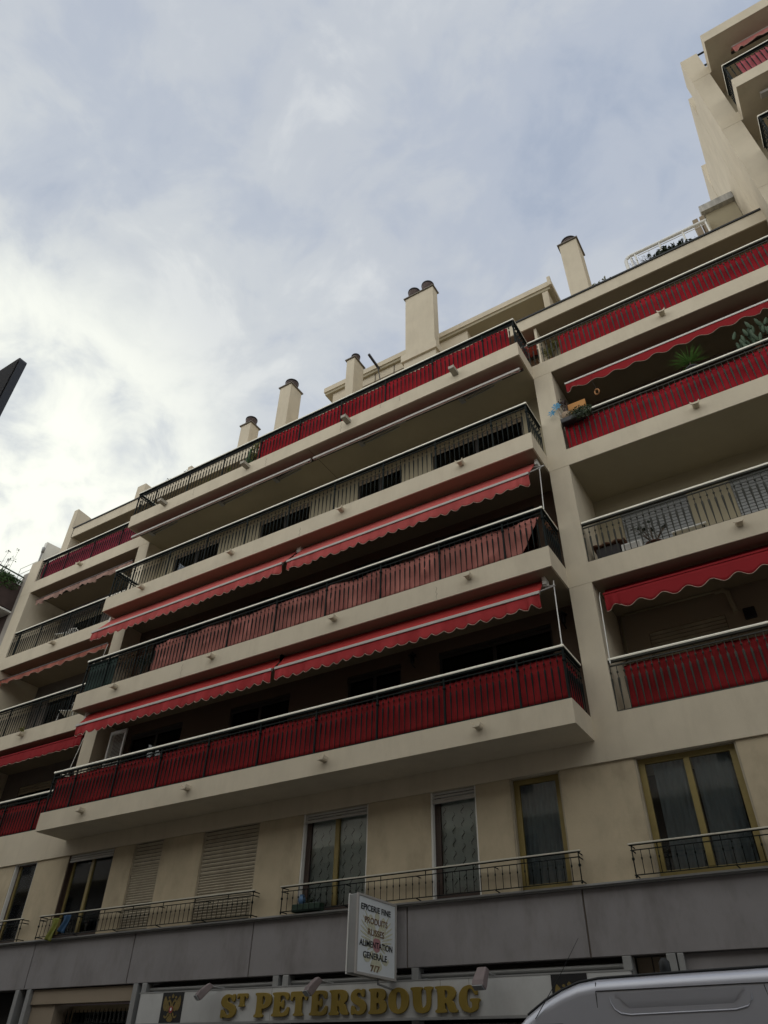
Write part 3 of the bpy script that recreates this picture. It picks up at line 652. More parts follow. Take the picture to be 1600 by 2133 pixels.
def eagle(parent, cx, z0, w, h, mtxf, gold, red, white, ext=.002):
    def put(loops, m_, lift): shape2d('emblem', [[(cx+w*px, z0+h*py) for px, py in chaikin(lp, 1)] for lp in loops], mtxf(lift), ext, 0, m_, parent)
    if white is None:
        for q_ in FEATH: f_ = feather(*q_, .018); put([f_], gold, 0); put([mir(f_)], gold, 0)
    else: put([WING], gold, 0); put([mir(WING)], gold, 0)
    put([BODY], gold, .001); put([TAIL], gold, 0); put([LEG], gold, 0); put([mir(LEG)], gold, 0); put([CROWN], gold, 0); put([CR2], gold, 0); put([mir(CR2)], gold, 0)
    put([SHLD], red, .0035); 
    if white: put([[(-.035,.38),(.035,.40),(.04,.50),(-.03,.50)]], white, .006)
for x0, x1 in ((-8.56, -8.04), (-1.13, -0.62)):
    B(x0, x1, -0.078, -0.069, 2.374, 2.823).build('emblem_panel', BLACK, SG)
    eagle(SG, (x0+x1)/2, 2.385 if x0 < -5 else 2.378, 0.44, 0.42 if x0 < -5 else 0.36, lambda l: face_front(0, -0.0815-l, 0), EAG, EAGRED, SIGNF)

# projecting illuminated box sign ------------------------------------------------
PS = thing('projecting_sign', 'white projecting box sign with black lettering over a pale eagle emblem', 'hanging sign', (-3.68, 0, 3.3))
XF = -3.60
B(XF-0.15, XF-0.012, -1.225, -0.13, 2.83, 3.845).build('sign_box', GREYM, PS, bevel=.008)
B(XF-0.011, XF, -1.20, -0.155, 2.855, 3.825).build('sign_panel', SIGNF, PS)
B(XF-0.165, XF-0.151, -1.235, -0.12, 2.82, 3.855).build('sign_panel', WHITEP, PS)
b = MB(); 
for z0, z1 in ((2.82, 2.853), (3.827, 3.858)): b.box(XF-.012, XF+.012, -1.235, -0.12, z0, z1)
for y0, y1 in ((-1.24, -1.203), (-0.152, -0.12)): b.box(XF-.012, XF+.014, y0, y1, 2.82, 3.858)
b.build('sign_frame', ALU, PS)
b = MB(); b.box(XF-.10, XF-.05, -0.12, 0.0, 3.72, 3.76); b.box(XF-.10, XF-.05, -0.12, 0.0, 2.95, 2.99); b.tube([(XF-.08, -.5, 2.83), (XF-.08, -.5, 2.76), (XF-.08, 0, 2.72)], .015, 6); b.build('bracket', GREYM, PS)
def side_face(l): # curve x -> world +y, curve y -> world z, facing +x
    return Matrix.Translation((XF+l, 0, 0)) @ Matrix(((0, 0, 1, 0), (1, 0, 0, 0), (0, 1, 0, 0), (0, 0, 0, 1)))
eagle(PS, -0.68, 2.885, 0.98, 0.80, lambda l: side_face(0.0022+l*.3), EAGP, EAGR, None, ext=.0012)
def text(body, yc, zb, h, width, m_):
    cu = bpy.data.curves.new('text', 'FONT'); cu.body = body; cu.size = 1; cu.align_x = 'CENTER'; cu.extrude = .0; cu.offset = 0.014
    t = bpy.data.objects.new('tmp', cu); COL.objects.link(t); bpy.context.view_layer.update(); dx = t.dimensions.x; dy = t.dimensions.y
    bpy.data.objects.remove(t)
    cu.extrude = .0012/(h/dy)
    sc = Matrix.Diagonal((width/dx, h/dy, h/dy, 1))
    return curve_to(cu, 'lettering', side_face(.0065) @ Matrix.Translation((yc, zb, 0)) @ sc, m_, PS)
text('EPICERIE FINE', -0.72, 3.655, .083, .84, LETB); text('PRODUITS', -0.71, 3.49, .085, .64, LETBR); text('RUSSES', -0.71, 3.34, .085, .46, LETBR)
text('ALIMENTATION', -0.69, 3.185, .083, .92, LETB); text('GENERALE', -0.72, 3.04, .083, .66, LETB); text('7/7', -0.72, 2.885, .085, .26, LETBR)

# floodlights over the sign ------------------------------------------------
def floodlight(x, tilt, yaw, label):
    t = thing('floodlight', label, 'floodlight', (x, -0.07, 2.83), 'floodlights over the shop sign')
    ay = Vector((math.sin(yaw), -math.cos(yaw), 0)); ax = Vector((math.cos(yaw), math.sin(yaw), 0)); 
    dn = (ay*math.cos(tilt)+Vector((0, 0, -math.sin(tilt)))).normalized(); up = ax.cross(dn)*-1
    c = Vector((x, -0.07, 2.80))+ay*0.30
    b = MB(); h = [(-.15, -.10), (.10, -.13), (.15, -.12), (.15, .06), (.08, .10), (-.13, .07)]
    vs = []
    for s_, k in ((-1, 1), (1, 1)):
        for a, q in h: vs.append(c+dn*a+up*q*.55+ax*s_*(.095 if a > 0 else .075))
    n = len(h); b.add(vs, [tuple(range(n)), tuple(range(n, 2*n))[::-1]]+[(i, (i+1) % n, (i+1) % n+n, i+n) for i in range(n)])
    o = b.build('housing', LAMPH, t, bevel=.015)
    g = MB().obox(c+dn*.155, ax, up, dn, .08, .045, .006); g.build('lens', GREYSH, t)
    MB().tube([(x+.03, -.02, 2.855), tuple(Vector((x+.03, -.02, 2.855))+ay*.10), tuple(c-dn*.12)], .011, 6).build('bracket', GREYM, t)
floodlight(-7.18, .75, -.55, 'grey floodlight above the left end of the golden lettering, before its first letter')
floodlight(-4.86, .8, -.5, 'grey floodlight hanging over the second E of the shop lettering')
floodlight(-2.02, 1.0, -.1, 'grey floodlight above the final G of the golden shop lettering')

# ------------------------------------------------------------------ awnings
def awning(name_label, x0, x1, ys, zs, ye, ze, vh, fab, valm=None, pitch=0.25, scal=0.05, bar=0.028, arms=True, crank=None, group='awnings over the balconies', soft=0.02, wave=False, barm=ALU):
    t = thing('awning', name_label, 'awning', ((x0+x1)/2, ys, zs), group)
    nx = max(20, int((x1-x0)/0.06))
    MB().grid(lambda u, v: (x0+(x1-x0)*u, ys+(ye-ys)*v, zs+(ze-zs)*v-0.03*math.sin(PI*v)*(0.6+.4*math.sin(u*9))), nx, 8).build('canopy', fab, t, solid=.004)
    b = MB().tube([(x0, ye, ze), (x1, ye, ze)], bar, 10); b.box(x0, x1, ye-bar*1.0, ye+bar, ze-bar*1.4, ze-bar*.2)
    b.build('front_bar', barm, t)
    MB().tube([(x0, ys+.05, zs), (x1, ys+.05, zs)], .038, 10).build('roller_tube', DARKF if zs > 12 else fab, t)
    valm = valm or fab
    n = int((x1-x0)/0.02)
    ph = random.random()*6
    def bot(x):
        if wave: return vh*(1-.0)+scal*math.cos((x-x0)/pitch*2*PI)
        return vh-scal*0.5+scal*abs(math.sin((x-x0)/pitch*PI))
    def fn(u, v):
        x = x0+.01+(x1-x0-.02)*u; w_ = soft*v*(math.sin(x*7+ph)+.6*math.sin(x*17+ph*2)+.4*math.sin(x*31))
        e = min(u, 1-u)*(x1-x0)
        if e < .25: w_ += .03*v*math.sin(e*30)
        return (x, ye-.005+w_, ze-bar-bot(x)*v)
    MB().grid(fn, n, 5).build('valance', valm, t, solid=.003)
    hem = [fn(i/n, 1) for i in range(n+1)]
    MB().tube(hem, .006, 4).build('hem', PIPING, t)
    if arms:
        for x in (x0+.25, (x0+x1)/2-.2, x1-.25):
            MB().tube([(x, ys, zs-.05), (x+.5, (ys+ye)/2, (zs+ze)/2-.06), (x+.02, ye+.03, ze)], .016, 6).build('arm', ALU, t)
        MB().box(x1+.01, x1+.07, ys-.06, ys+.14, zs-.10, zs+.05).build('bracket', WHITEP, t); MB().box(x0-.07, x0-.01, ys-.06, ys+.14, zs-.10, zs+.05).build('bracket', WHITEP, t)
    if crank:
        MB().tube(crank, .010, 6).build('crank_rod', WHITEP, t)
    return t
awning('red awning lowered over the bottom long balcony, right half, with crank rod at its end', -6.20, -0.30, -0.55, 8.73, -0.80, 8.37, .24, AWR, mat('valance_red', (.43, .042, .045), .8, var=.15, vscale=2, trans=.2, spec=.2), scal=.07, crank=[(-.10, -.55, 8.68), (-.09, -.60, 8.55), (-.08, -.70, 7.18)])
awning('red awning lowered over the bottom long balcony, left half, beside the louvred shutter', -12.45, -6.28, -0.55, 8.73, -0.80, 8.37, .24, AWR, mat('valance_red', (.43, .042, .045), .8, var=.15, vscale=2, trans=.2, spec=.2), scal=.07)
awning('faded coral awning over the pink-screened middle balcony, right half, with crank rod', -6.10, -0.14, -0.46, 11.62, -0.95, 10.97, .23, AWP, mat('valance_coral', (.50, .095, .088), .8, var=.15, vscale=2, trans=.2, spec=.2), scal=.07, crank=[(-.06, -.45, 11.5), (-.05, -.50, 11.35), (-.06, -.62, 10.05)])
awning('faded coral awning over the pink-screened middle balcony, left half', -12.75, -6.24, -0.46, 11.62, -0.95, 10.97, .23, AWP, mat('valance_coral', (.50, .095, .088), .8, var=.15, vscale=2, trans=.2, spec=.2), scal=.07)
awning('rolled-up awning with pale grey bar under the top terrace slab, right half', -5.86, -0.08, -0.50, 14.52, -0.70, 14.29, .03, REDM, arms=False, scal=.005, bar=.034, soft=0)
awning('rolled-up awning with pale grey bar under the top terrace slab, left half', -12.62, -5.94, -0.50, 14.52, -0.70, 14.29, .03, REDM, arms=False, scal=.005, bar=.034, soft=0)
for x0, x1 in ((-12.2, -10.9), (-9.4, -8.0), (-7.4, -6.3), (-4.6, -3.2), (-1.7, -0.6)):
    par = [o for o in COL.objects if o.name.startswith('awning')][-1 if x1 < -5.9 else -2]
    MB().tube([(x0, -.40, 14.47), (x1, -.50, 14.44)], .024, 8).build('folded_arm', GREYM, par)
    MB().tube([(x0+.12, -.30, 14.50), (x1-.25, -.36, 14.50)], .018, 8).box(x0-.06, x0+.06, -.45, -.26, 14.46, 14.575).build('folded_arm', GREYM, par)
B(-5.985, -5.97, -.80, CB-.01, Z[4]-H-.009, Z[4]-H-.0055).build('soffit_joint', JOINT, BLD)
awning('wavy-edged red awning over the plant balcony with orange board, right of the pillar', 0.62, 5.0, 0.48, 14.48, 0.28, 14.32, .22, AWD, pitch=.45, scal=.042, wave=True, bar=.026, arms=False, soft=.004, barm=WHITEP)
awning('dark red wavy-edged awning over the lowest right balcony, with crank rod', 0.56, 5.6, 0.34, 8.74, 0.12, 8.55, .30, AWD, pitch=.40, scal=.048, wave=True, bar=.018, arms=False, soft=.004, barm=AWD, crank=[(.50, .16, 8.62), (.49, .1, 8.5), (.47, .02, 7.16)])
awning('pale faded awning on the upper left balcony below the magenta screen', -18.15, -13.45, 0.36, 14.40, 0.12, 14.24, .17, AWPALE, pitch=.19, scal=.05, bar=.02, arms=False, soft=.045, barm=BROWN)
awning('orange-red faded awning on the middle left balcony under the plain dark railing', -18.5, -13.5, 0.36, 11.50, 0.12, 11.36, .14, AWOR, pitch=.5, scal=.03, wave=True, bar=.018, arms=False, soft=.02, barm=BROWN, crank=[(-13.45, .1, 11.3), (-13.5, 0.0, 10.1)])
awning('deep red awning on the lowest left balcony, beside the pillar', -18.5, -13.35, 0.36, 8.78, 0.06, 8.60, .26, AWD, pitch=.28, scal=.03, bar=.02, arms=False, soft=.01, barm=AWD, crank=[(-13.3, .08, 8.5), (-13.45, -.05, 7.2)])
awning('small faded red awning half hidden at the corner of the top terrace', -1.4, -0.05, DEPTH+.2, 17.38, 0.95, 17.05, .05, AWP, arms=False)

# ------------------------------------------------------------------ fabric screens tied to the railings
def screen(label, x0, x1, y, z, m_, zt=0.80, amp=0.012, wl=0.115, crease=0.6, x1top=None, side=None, group='fabric screens tied to the balcony railings'):
    ph = random.random()*9; n = int((x1-x0)/0.02)
    def fn(u, v):
        xt = x1 if x1top is None else x1top
        x = x0+((xt*(1-v)+x1*v)-x0)*u
        n1_ = mnoise.noise(Vector((x*1.7+ph, v*2.2, ph)))
        n2_ = mnoise.noise(Vector((x*5+ph, v*5+x*2, ph+3)))
        yy = y+amp*math.cos(x/wl*2*PI)*(.4+.6*abs(math.sin(x*1.3+ph)))+crease*.03*n1_+crease*.014*n2_
        sag = .030*abs(math.sin(x*2.28+ph))*(.4+.6*abs(math.sin(x*.9+ph*2)))*(1 if v < .5 else .4)
        return (x, yy, z+(zt-sag if v == 0 else zt)*(1-v)+.035*v-(sag*(1-v) if v else 0))
    o = MB().grid(fn, n, 8).build('fabric_screen', m_, None, solid=.003)
    if side:
        xs, y0, y1 = side
        q = MB().grid(lambda u, v: (xs+.01*math.sin(u*30+v*3), y0+(y1-y0)*u, z+.80*(1-v)+.035*v), 40, 6).build('side_flap', m_, o, solid=.003)
    return tag(o, label, 'fabric screen', group)
YS = -0.762
screen('deep red fabric screen along the lowest long balcony, wrapped round its right corner', -12.66, -0.085, YS, Z[1], REDD, amp=.010, side=(-0.085, YS, -.05))
screen('faded pinkish fabric screen with creases on the middle long balcony, right edge hanging slanted', -10.25, -0.55, YS, Z[2], FADE, zt=.80, amp=.010, crease=1.9, x1top=-0.12)
screen('dark green mesh screen on the left corner of the middle long balcony', -12.66, -11.6, YS, Z[2], mat('fabric_green', (0.012, 0.035, 0.026), .8, trans=.1), zt=.84, amp=.006, crease=.5)
screen('bright red fabric screen along the top terrace railing', -7.85, -0.22, YS, Z[4], RED, zt=.79, amp=.016)
screen('red fabric screen on the highest right balcony under the parapet', 0.72, 5.76, 0.10, Z[4], RED, zt=.80, amp=.016)
screen('rumpled red fabric screen on the right balcony with plants', CW+.05, 5.76, 0.10, Z[3], RED, zt=.80, amp=.006, crease=1.2)
screen('dark red fabric screen with gaps on the lowest right balcony', 0.66, 5.76, 0.10, Z[1], REDD, zt=.80, amp=.008, crease=.8)
screen('magenta red fabric screen on the highest left balcony', -18.42, -12.8, 0.10, Z[4], REDM, zt=.80, amp=.016)
screen('dark red fabric screen on the lowest left balcony', -18.42, -13.22, 0.10, Z[1], REDD, zt=.80, amp=.010)

# louvred white shutter leaf on the lowest long balcony ----------------------
b = MB(); x0, x1, z0, z1, yy = -13.0+.55, -12.28+.42, 7.0, 8.55, 0.24
b.box(x0, x0+.06, yy, yy+.04, z0, z1); b.box(x1-.06, x1, yy, yy+.04, z0, z1); b.box(x0+.06, x1-.06, yy, yy+.04, z1-.08, z1); b.box(x0+.06, x1-.06, yy, yy+.04, z0, z0+.08)
o = b.build('louvred_shutter', WHITEP, BLD)
b = MB(); zz = z0+.1
while zz < z1-.1: b.prism([(yy+.002, zz), (yy+.006, zz), (yy+.036, zz+.028), (yy+.032, zz+.028)], 0, x0+.06, x1-.06); zz += .036
b.build('louvres', WHITEP, o)

# wall lanterns -----------------------------------------------------------
def lantern(x, y, z, label):
    t = thing('wall_lantern', label, 'wall lantern', (x, y, z), 'wall lanterns on the balcony walls')
    MB().lathe(x, y-.12, [(z-.13, .02), (z-.12, .035), (z-.10, .045), (z+.05, .05)], 8).build('lamp_body', BLACK, t)
    MB().lathe(x, y-.12, [(z+.05, .085), (z+.07, .075), (z+.12, .02), (z+.14, .012)], 8).build('lamp_cap', BLACK, t)
    MB().tube([(x, y, z-.18), (x, y-.12, z-.16), (x, y-.12, z-.12)], .012, 6).build('arm', BLACK, t)
lantern(-3.60, CB, 8.50, 'small black wall lantern between two dark windows of the lowest long balcony')
lantern(-0.33, CB, 8.50, 'black wall lantern on the back wall near the right pillar of the lowest long balcony')
# AC duct, vent ------------------------------------------------------------
b = MB(); yv = DEPTH-.05
b.tube([(.50, yv, 7.0), (.50, yv, 8.70), (.56, yv, 8.76), (2.33, yv, 8.76)], .022, 8)
b.tube([(2.25, yv, 8.75), (2.38, yv, 8.75), (2.46, yv, 8.68), (2.49, yv, 8.28)], .045, 10)
b.build('service_duct', STUCI, BLD)
B(2.60, 2.80, DEPTH-.06, DEPTH-.004, 8.08, 8.30).build('vent_grille', BLACK, BLD, bevel=.02)

# ------------------------------------------------------------------ plants and balcony things
def blades(mb, c, n, L_, w_, up=.6, spread=1.0):
    c = Vector(c)
    for i in range(n):
        a = random.uniform(0, 2*PI); e = random.uniform(.15, 1.35)*up+.15; ln = L_*random.uniform(.65, 1.05)
        d = Vector((math.cos(a)*math.cos(e)*spread, math.sin(a)*math.cos(e)*spread, math.sin(e))).normalized(); s_ = d.cross(Vector((0, 0, 1))).normalized()
        vs = []
        for k in range(5):
            q = k/4; p_ = c+d*ln*q+Vector((0, 0, -ln*.22*q*q)); ww = w_*(1-q)*(0.5+q*1.2 if q < .4 else 1)
            vs += [p_+s_*ww+Vector((0, 0, .3*ww)), p_-s_*ww+Vector((0, 0, .3*ww))] if k < 4 else [p_+s_*.0005, p_-s_*.0005]
        mb.add(vs, [(2*k, 2*k+1, 2*k+3, 2*k+2) for k in range(4)], True)
def leaves(mb, c, rad, n, sz):
    c = Vector(c)
    for i in range(n):
        v = Vector((random.gauss(0, 1), random.gauss(0, 1), random.gauss(0, 1))).normalized()*random.random()**.4
        p_ = c+Vector((v.x*rad[0], v.y*rad[1], v.z*rad[2])); a = Vector((random.gauss(0, 1), random.gauss(0, 1), random.gauss(0, 1))).normalized(); b_ = a.cross(v if v.length > .01 else Vector((0, 0, 1))).normalized(); s_ = sz*random.uniform(.6, 1.3)
        mb.add([p_-a*s_, p_+b_*s_*.45, p_+a*s_, p_-b_*s_*.45], [(0, 1, 2, 3)])
def pot(t, x, y, z, r=.14, h=.24, m_=TERRA): MB().lathe(x, y, [(z, r*.7), (z+h*.85, r*.95), (z+h*.86, r*1.06), (z+h, r*1.08), (z+h, r*.9), (z+h*.85, r*.85)], 14).build('pot', m_, t)
def plant(kind, x, y, z, label, s=1.0, leafm=LEAF, potm=TERRA, ph=.24, hang=False):
    t = thing('potted_plant', label, 'potted plant', (x, y, z), 'plants on the balconies')
    pot(t, x, y, z, .14*s, ph, potm); zt = z+ph; b = MB()
    if kind == 'spiky':
        st = MB().tube([(x, y, zt-.05), (x, y, zt+.22*s)], [.025, .015], 6); st.build('stem', STEM, t); blades(b, (x, y, zt+.20*s), 80, .52*s, .016)
    elif kind == 'agave': blades(b, (x, y, zt), 46, .60*s, .022, up=.75)
    elif kind == 'cactus':
        for dx, dy, h in ((0, 0, .9), (.10, .03, .7), (-.11, .02, .6), (.04, -.08, .45), (-.05, .07, .8)):
            b.tube([(x+dx*.6, y+dy, zt-.03), (x+dx*s, y+dy, zt+h*s*.5), (x+dx*1.1*s, y+dy, zt+h*s)], [.035*s, .05*s, .02*s], 8)
    elif kind == 'prickly':
        for k in range(34):
            p0 = Vector((x+random.uniform(-.26, .30)*s, y+random.uniform(-.12, .12), zt+random.uniform(-.0, .62)*s)); d = Vector((random.uniform(-.5, .5), random.uniform(-.3, .3), 1)).normalized()
            b.tube([p0-d*.08*s, p0-d*.03*s, p0+d*.05*s, p0+d*.10*s], [.014*s, .030*s, .026*s, .008*s], 7)
        b.tube([(x, y, zt-.05), (x, y, zt+.5*s)], [.05*s, .04*s], 7)
    elif kind == 'twiggy':
        st = MB()
        for k in range(16):
            a = random.uniform(0, 2*PI); q = Vector((x, y, zt)); d = Vector((math.cos(a)*.7, math.sin(a)*.35, 1)).normalized(); e = q+d*.22*s; f2 = e+Vector((random.uniform(-.12, .12), random.uniform(-.08, .08), .14))*s
            st.tube([q, e, f2], [.009, .006, .003], 5); leaves(b, f2, (.04, .03, .04), 14, .026)
        st.build('stem', STEM, t)
    elif kind == 'bush':
        st = MB()
        for k in range(8):
            a = random.uniform(0, 2*PI); e = Vector((x+math.cos(a)*.16*s, y+math.sin(a)*.1*s, zt+random.uniform(.25, .6)*s)); st.tube([(x, y, zt-.04), e], [.01, .004], 5)
            leaves(b, e, (.10*s, .07*s, .12*s), 70, .026*s)
        st.build('stem', STEM, t)
    b.build('foliage', leafm, t); return t
# top terrace
plant('agave', -10.05, -.45, Z[4]+.02, 'spiky green yucca behind the open railing of the top terrace', .85, LEAFY)
plant('cactus', -8.55, -.42, Z[4]+.02, 'tall green columnar cactus at the top terrace railing beside the red screen', 1.0, LEAF)
plant('bush', -9.2, -.40, Z[4]+.02, 'small yellowish bush on the top terrace between yucca and tall cactus', .8, LEAFY)
plant('bush', -8.15, -.38, Z[4]+.02, 'leafy tall plant rising over the top terrace handrail where the red screen begins', 1.5, LEAFY)
plant('bush', -7.9, .1, Z[4]+.45, 'yellow-green shrub peeking above the top terrace handrail in front of the far chimney', 1.05, LEAFY)
plant('prickly', -5.55, -.30, Z[4]+.40, 'prickly pear peeking above the red screen beside the narrow chimney', .75, LEAFY)
plant('bush', 0.45, .35, Z[4]+.02, 'yellowish shrub behind the railing corner of the highest right balcony', 1.0, LEAFY)
# parapet planters with terracotta colour
for i, (x0, x1, lb) in enumerate(((-14.05, -13.30, 'first brick-coloured planter on the left parapet, nearest the low pier'), (-13.22, -12.58, 'second brick-coloured planter on the left parapet, before the small vent pier'), (-12.38, -11.62, 'third brick-coloured planter on the parapet, nearest the chimneys'))):
    t = thing('planter_box', lb, 'planter', ((x0+x1)/2, .86, Z5T+.05), 'brick-coloured planters on the parapet')
    B(x0, x1, .80, .98, Z5T+.04, Z5T+.20).build('trough', TERRA, t, bevel=.01)
    if i != 2:
        b = MB(); leaves(b, (x0+.2, .88, Z5T+.34), (.16, .06, .14), 60, .03); b.build('foliage', LEAFD, t)
# terrace plants behind the white rail
def terrace_plants(x0, x1, dens, sz, m_, label, hgt, y=.95):
    t = thing('terrace_plant', label, 'plant', ((x0+x1)/2, y, Z5T), 'plants along the roof terrace')
    st = MB(); lf = MB()
    for k in range(dens):
        x = random.uniform(x0, x1); h = hgt*random.uniform(.4, 1); e = Vector((x+random.uniform(-.15, .15), y+random.uniform(-.05, .05), Z5T+h)); st.tube([(x, y, Z5T-.02), ((x+e.x)/2+.03, y, Z5T+h*.5), e], [.006, .004, .002], 4)
        for q in (.45, .65, .85, 1): 
            for r_ in range(2): leaves(lf, Vector((x, y, Z5T)).lerp(e, q), (.04, .03, .03), 2, sz)
    st.build('stem', STEM, t); lf.build('foliage', m_, t)
terrace_plants(3.35, 4.10, 46, .055, LEAFD, 'dark leafy plants behind the white tubular rail on the roof terrace', .48)
terrace_plants(2.80, 3.25, 26, .014, LEAFD, 'thin twiggy plant near the curved end of the white terrace rail', .62)
terrace_plants(4.15, 4.60, 12, .014, LEAFD, 'wispy dry stems at the right end of the white terrace rail', .35)
terrace_plants(1.85, 2.12, 14, .035, LEAFY, 'small pinkish shrub on the parapet right of the single chimney', .38)
# right balcony (third level)
plant('spiky', 3.22, .17, Z[3]+.80, 'green spiky dracaena above the red screen on the right balcony', .95, mat('leaf_bright', (.13, .27, .06), .5, var=.3, vscale=9, trans=.2), POTB)
plant('prickly', 4.45, .22, Z[3]+.70, 'big prickly cactus at the right edge above the red screen', 1.25, CACT, TERRA)
t = thing('window_box', 'black hanging flower trough with trailing greenery at the pillar end of the right balcony', 'planter', (.8, .0, Z[3]+.7))
B(.46, .98, -.13, .03, Z[3]+.66, Z[3]+.79).build('trough', POTB, t, bevel=.02)
b = MB(); leaves(b, (.88, -.07, Z[3]+.86), (.30, .09, .15), 700, .026); leaves(b, (.92, -.14, Z[3]+.72), (.24, .04, .17), 420, .022); b.build('foliage', mat('leaf_mid', (.045, .068, .028), .55, var=.45, vscale=14, trans=.1), t)
t = thing('flower_pot', 'woven pot with dark purple plant on the trough by the pillar', 'plant pot', (.58, .02, Z[3]+.80))
MB().lathe(.58, .0, [(Z[3]+.79, .07), (Z[3]+.98, .11), (Z[3]+.98, .09)], 14).build('pot', mat('wicker', (.30, .22, .15), .9, var=.3, vscale=30), t)
b = MB()
for k in range(7): b.tube([(.58, 0, Z[3]+.96), (.58+random.uniform(-.14, .1), random.uniform(-.05, .05), Z[3]+random.uniform(1.15, 1.45))], [.012, .004], 5)
leaves(b, (.52, 0, Z[3]+1.35), (.12, .06, .16), 90, .03); b.build('foliage', mat('leaf_purple', (.035, .012, .015), .6), t)
t = thing('pinwheel', 'sky blue garden pinwheel fixed at the pillar end of the plant balcony', 'pinwheel', (.40, -.08, Z[3]+.95))
b = MB()
for k in range(7):
    a = 2*PI*k/7; c_ = Vector((.42, -.10, Z[3]+1.22)); d = Vector((math.cos(a), 0, math.sin(a))); s_ = Vector((-d.z, 0, d.x)); b.add([c_, c_+d*.07+s_*.05+Vector((0, -.02, 0)), c_+d*.12, c_+d*.06-s_*.01], [(0, 1, 2, 3)])
for k in range(6):
    a = 2*PI*k/6; c_ = Vector((.30, -.12, Z[3]+1.05)); d = Vector((math.cos(a), 0, math.sin(a))); s_ = Vector((-d.z, 0, d.x)); b.add([c_, c_+d*.06+s_*.04+Vector((0, -.02, 0)), c_+d*.10, c_+d*.05-s_*.01], [(0, 1, 2, 3)])
b.build('vanes', mat('sky_blue', (.07, .26, .42), .5), t, solid=.002)
MB().tube([(.42, -.09, Z[3]+1.22), (.50, 0, Z[3]+.9)], .005, 5).tube([(.30, -.11, Z[3]+1.05), (.48, 0, Z[3]+.9)], .004, 5).build('stick', WHITEP, t)
o = MB().obox((.80, .20, Z[3]+1.24), (1, 0, .0), (0, 1, 0), (0, 0, 1), .20, .012, .20).build('orange_board', mat('orange', (.46, .20, .035), .6, var=.06), None, bevel=.008)
tag(o, 'flat orange board leaning on the right balcony behind the trailing plant', 'board')
o = MB().tube([(1.28+.05*math.cos(a/12*2*PI), .25, Z[3]+1.55+.085*math.sin(a/12*2*PI)) for a in range(13)], .018, 6)
o = o.build('hanging_ring', mat('wood_ring', (.36, .16, .05), .6), None); tag(o, 'wooden ring ornament hanging under the wavy red awning on the right balcony', 'ornament')
MB().tube([(1.28, .25, Z[3]+1.63), (1.22, .25, Z[3]+2.0), (1.24, .28, 14.30)], .003, 4).build('cord', BLACK, o)
# right balcony (second level)
t = thing('storage_chest', 'dark low chest with brown cover behind the plain railing right of the pillar', 'chest', (.75, .45, Z[2]))
B(.55, 1.0, .30, .62, Z[2]+.01, Z[2]+.42).build('chest_body', mat('chest_dark', (.03, .024, .024), .7), t, bevel=.01)
MB().grid(lambda u, v: (.50+.62*u, .26+.42*v, Z[2]+.47+.02*math.sin(u*19)*math.cos(v*7)), 20, 8).build('cover', mat('brown_cloth', (.12, .05, .025), .8, var=.3), t, solid=.03)
t = thing('small_cabinet', 'white small cabinet beside the dark chest on the right balcony', 'cabinet', (1.15, .45, Z[2]))
B(1.02, 1.40, .32, .64, Z[2]+.01, Z[2]+.38).build('cabinet_body', WHITEP, t, bevel=.008); b = B(1.06, 1.36, .31, .318, Z[2]+.06, Z[2]+.34); b.build('door', SHUTG, t)
plant('twiggy', 1.62, .26, Z[2]+.02, 'dark jade plant in a small pot behind the plain right railing', 1.25, LEAFD, mat('dark_clay', (.10, .045, .03), .8), ph=.10)
t = thing('folding_table', 'low white folding table edge on the right balcony beside the jade plant', 'table', (2.2, .4, Z[2]))
B(1.95, 2.55, .25, .7, Z[2]+.26, Z[2]+.29).build('table_top', WHITEP, t); b = MB()
for x in (2.0, 2.5): b.tube([(x, .3, Z[2]), (x, .65, Z[2]+.26)], .012, 6).tube([(x, .65, Z[2]), (x, .3, Z[2]+.26)], .012, 6)
b.build('leg', BLACK, t)
# lower long balcony bits
plant('bush', -2.0, .25, Z[2]+.72, 'dark leafy plant in shade above the pink-screened balcony rail', 1.3, LEAFD, POTB, ph=.2)
t = thing('round_lamp', 'brown globe lantern hanging by the pillar of the middle long balcony', 'lantern', (-.18, .2, Z[2]+1.15))
MB().lathe(-.20, .1, [(Z[2]+.98, .05), (Z[2]+1.03, .13), (Z[2]+1.12, .15), (Z[2]+1.21, .11), (Z[2]+1.26, .05)], 14).build('globe', mat('rattan', (.16, .06, .02), .7, var=.4, vscale=25), t)
MB().tube([(-.20, .1, Z[2]+1.26), (-.10, .45, Z[2]+1.38)], .006, 4).build('hook', BLACK, t)
def chair(x, y, z, m_, label, rot=0):
    t = thing('balcony_chair', label, 'chair', (x, y, z), 'chairs on the balconies'); c, s_ = math.cos(rot), math.sin(rot)
    def P(a, b_, h): return (x+a*c-b_*s_, y+a*s_+b_*c, z+h)
    MB().obox(P(0, 0, .43), (c, s_, 0), (-s_, c, 0), (0, 0, 1), .22, .21, .015).build('seat', m_, t, bevel=.01)
    b = MB().tube([P(-.2, .2, .43), P(-.22, .24, .75), P(-.12, .26, .86), P(.12, .26, .86), P(.22, .24, .75), P(.2, .2, .43)], .014, 6)
    for k in range(5): b.tube([P(-.12+.06*k, .21, .44), P(-.12+.06*k, .26, .85)], .008, 5)
    b.build('backrest', m_, t)
    for a, b_ in ((-.19, -.18), (.19, -.18), (-.19, .18), (.19, .18)): MB().tube([P(a, b_, .42), P(a*1.15, b_*1.15, 0)], .013, 6).build('leg', m_, t)
chair(-14.0, .55, Z[2]+.02, WHITEP, 'white round-backed chair on the middle left balcony next to the long balcony', 2.6)
chair(-14.9, .5, Z[2]+.02, WHITEP, 'white chair farther left on the middle left balcony', .5)
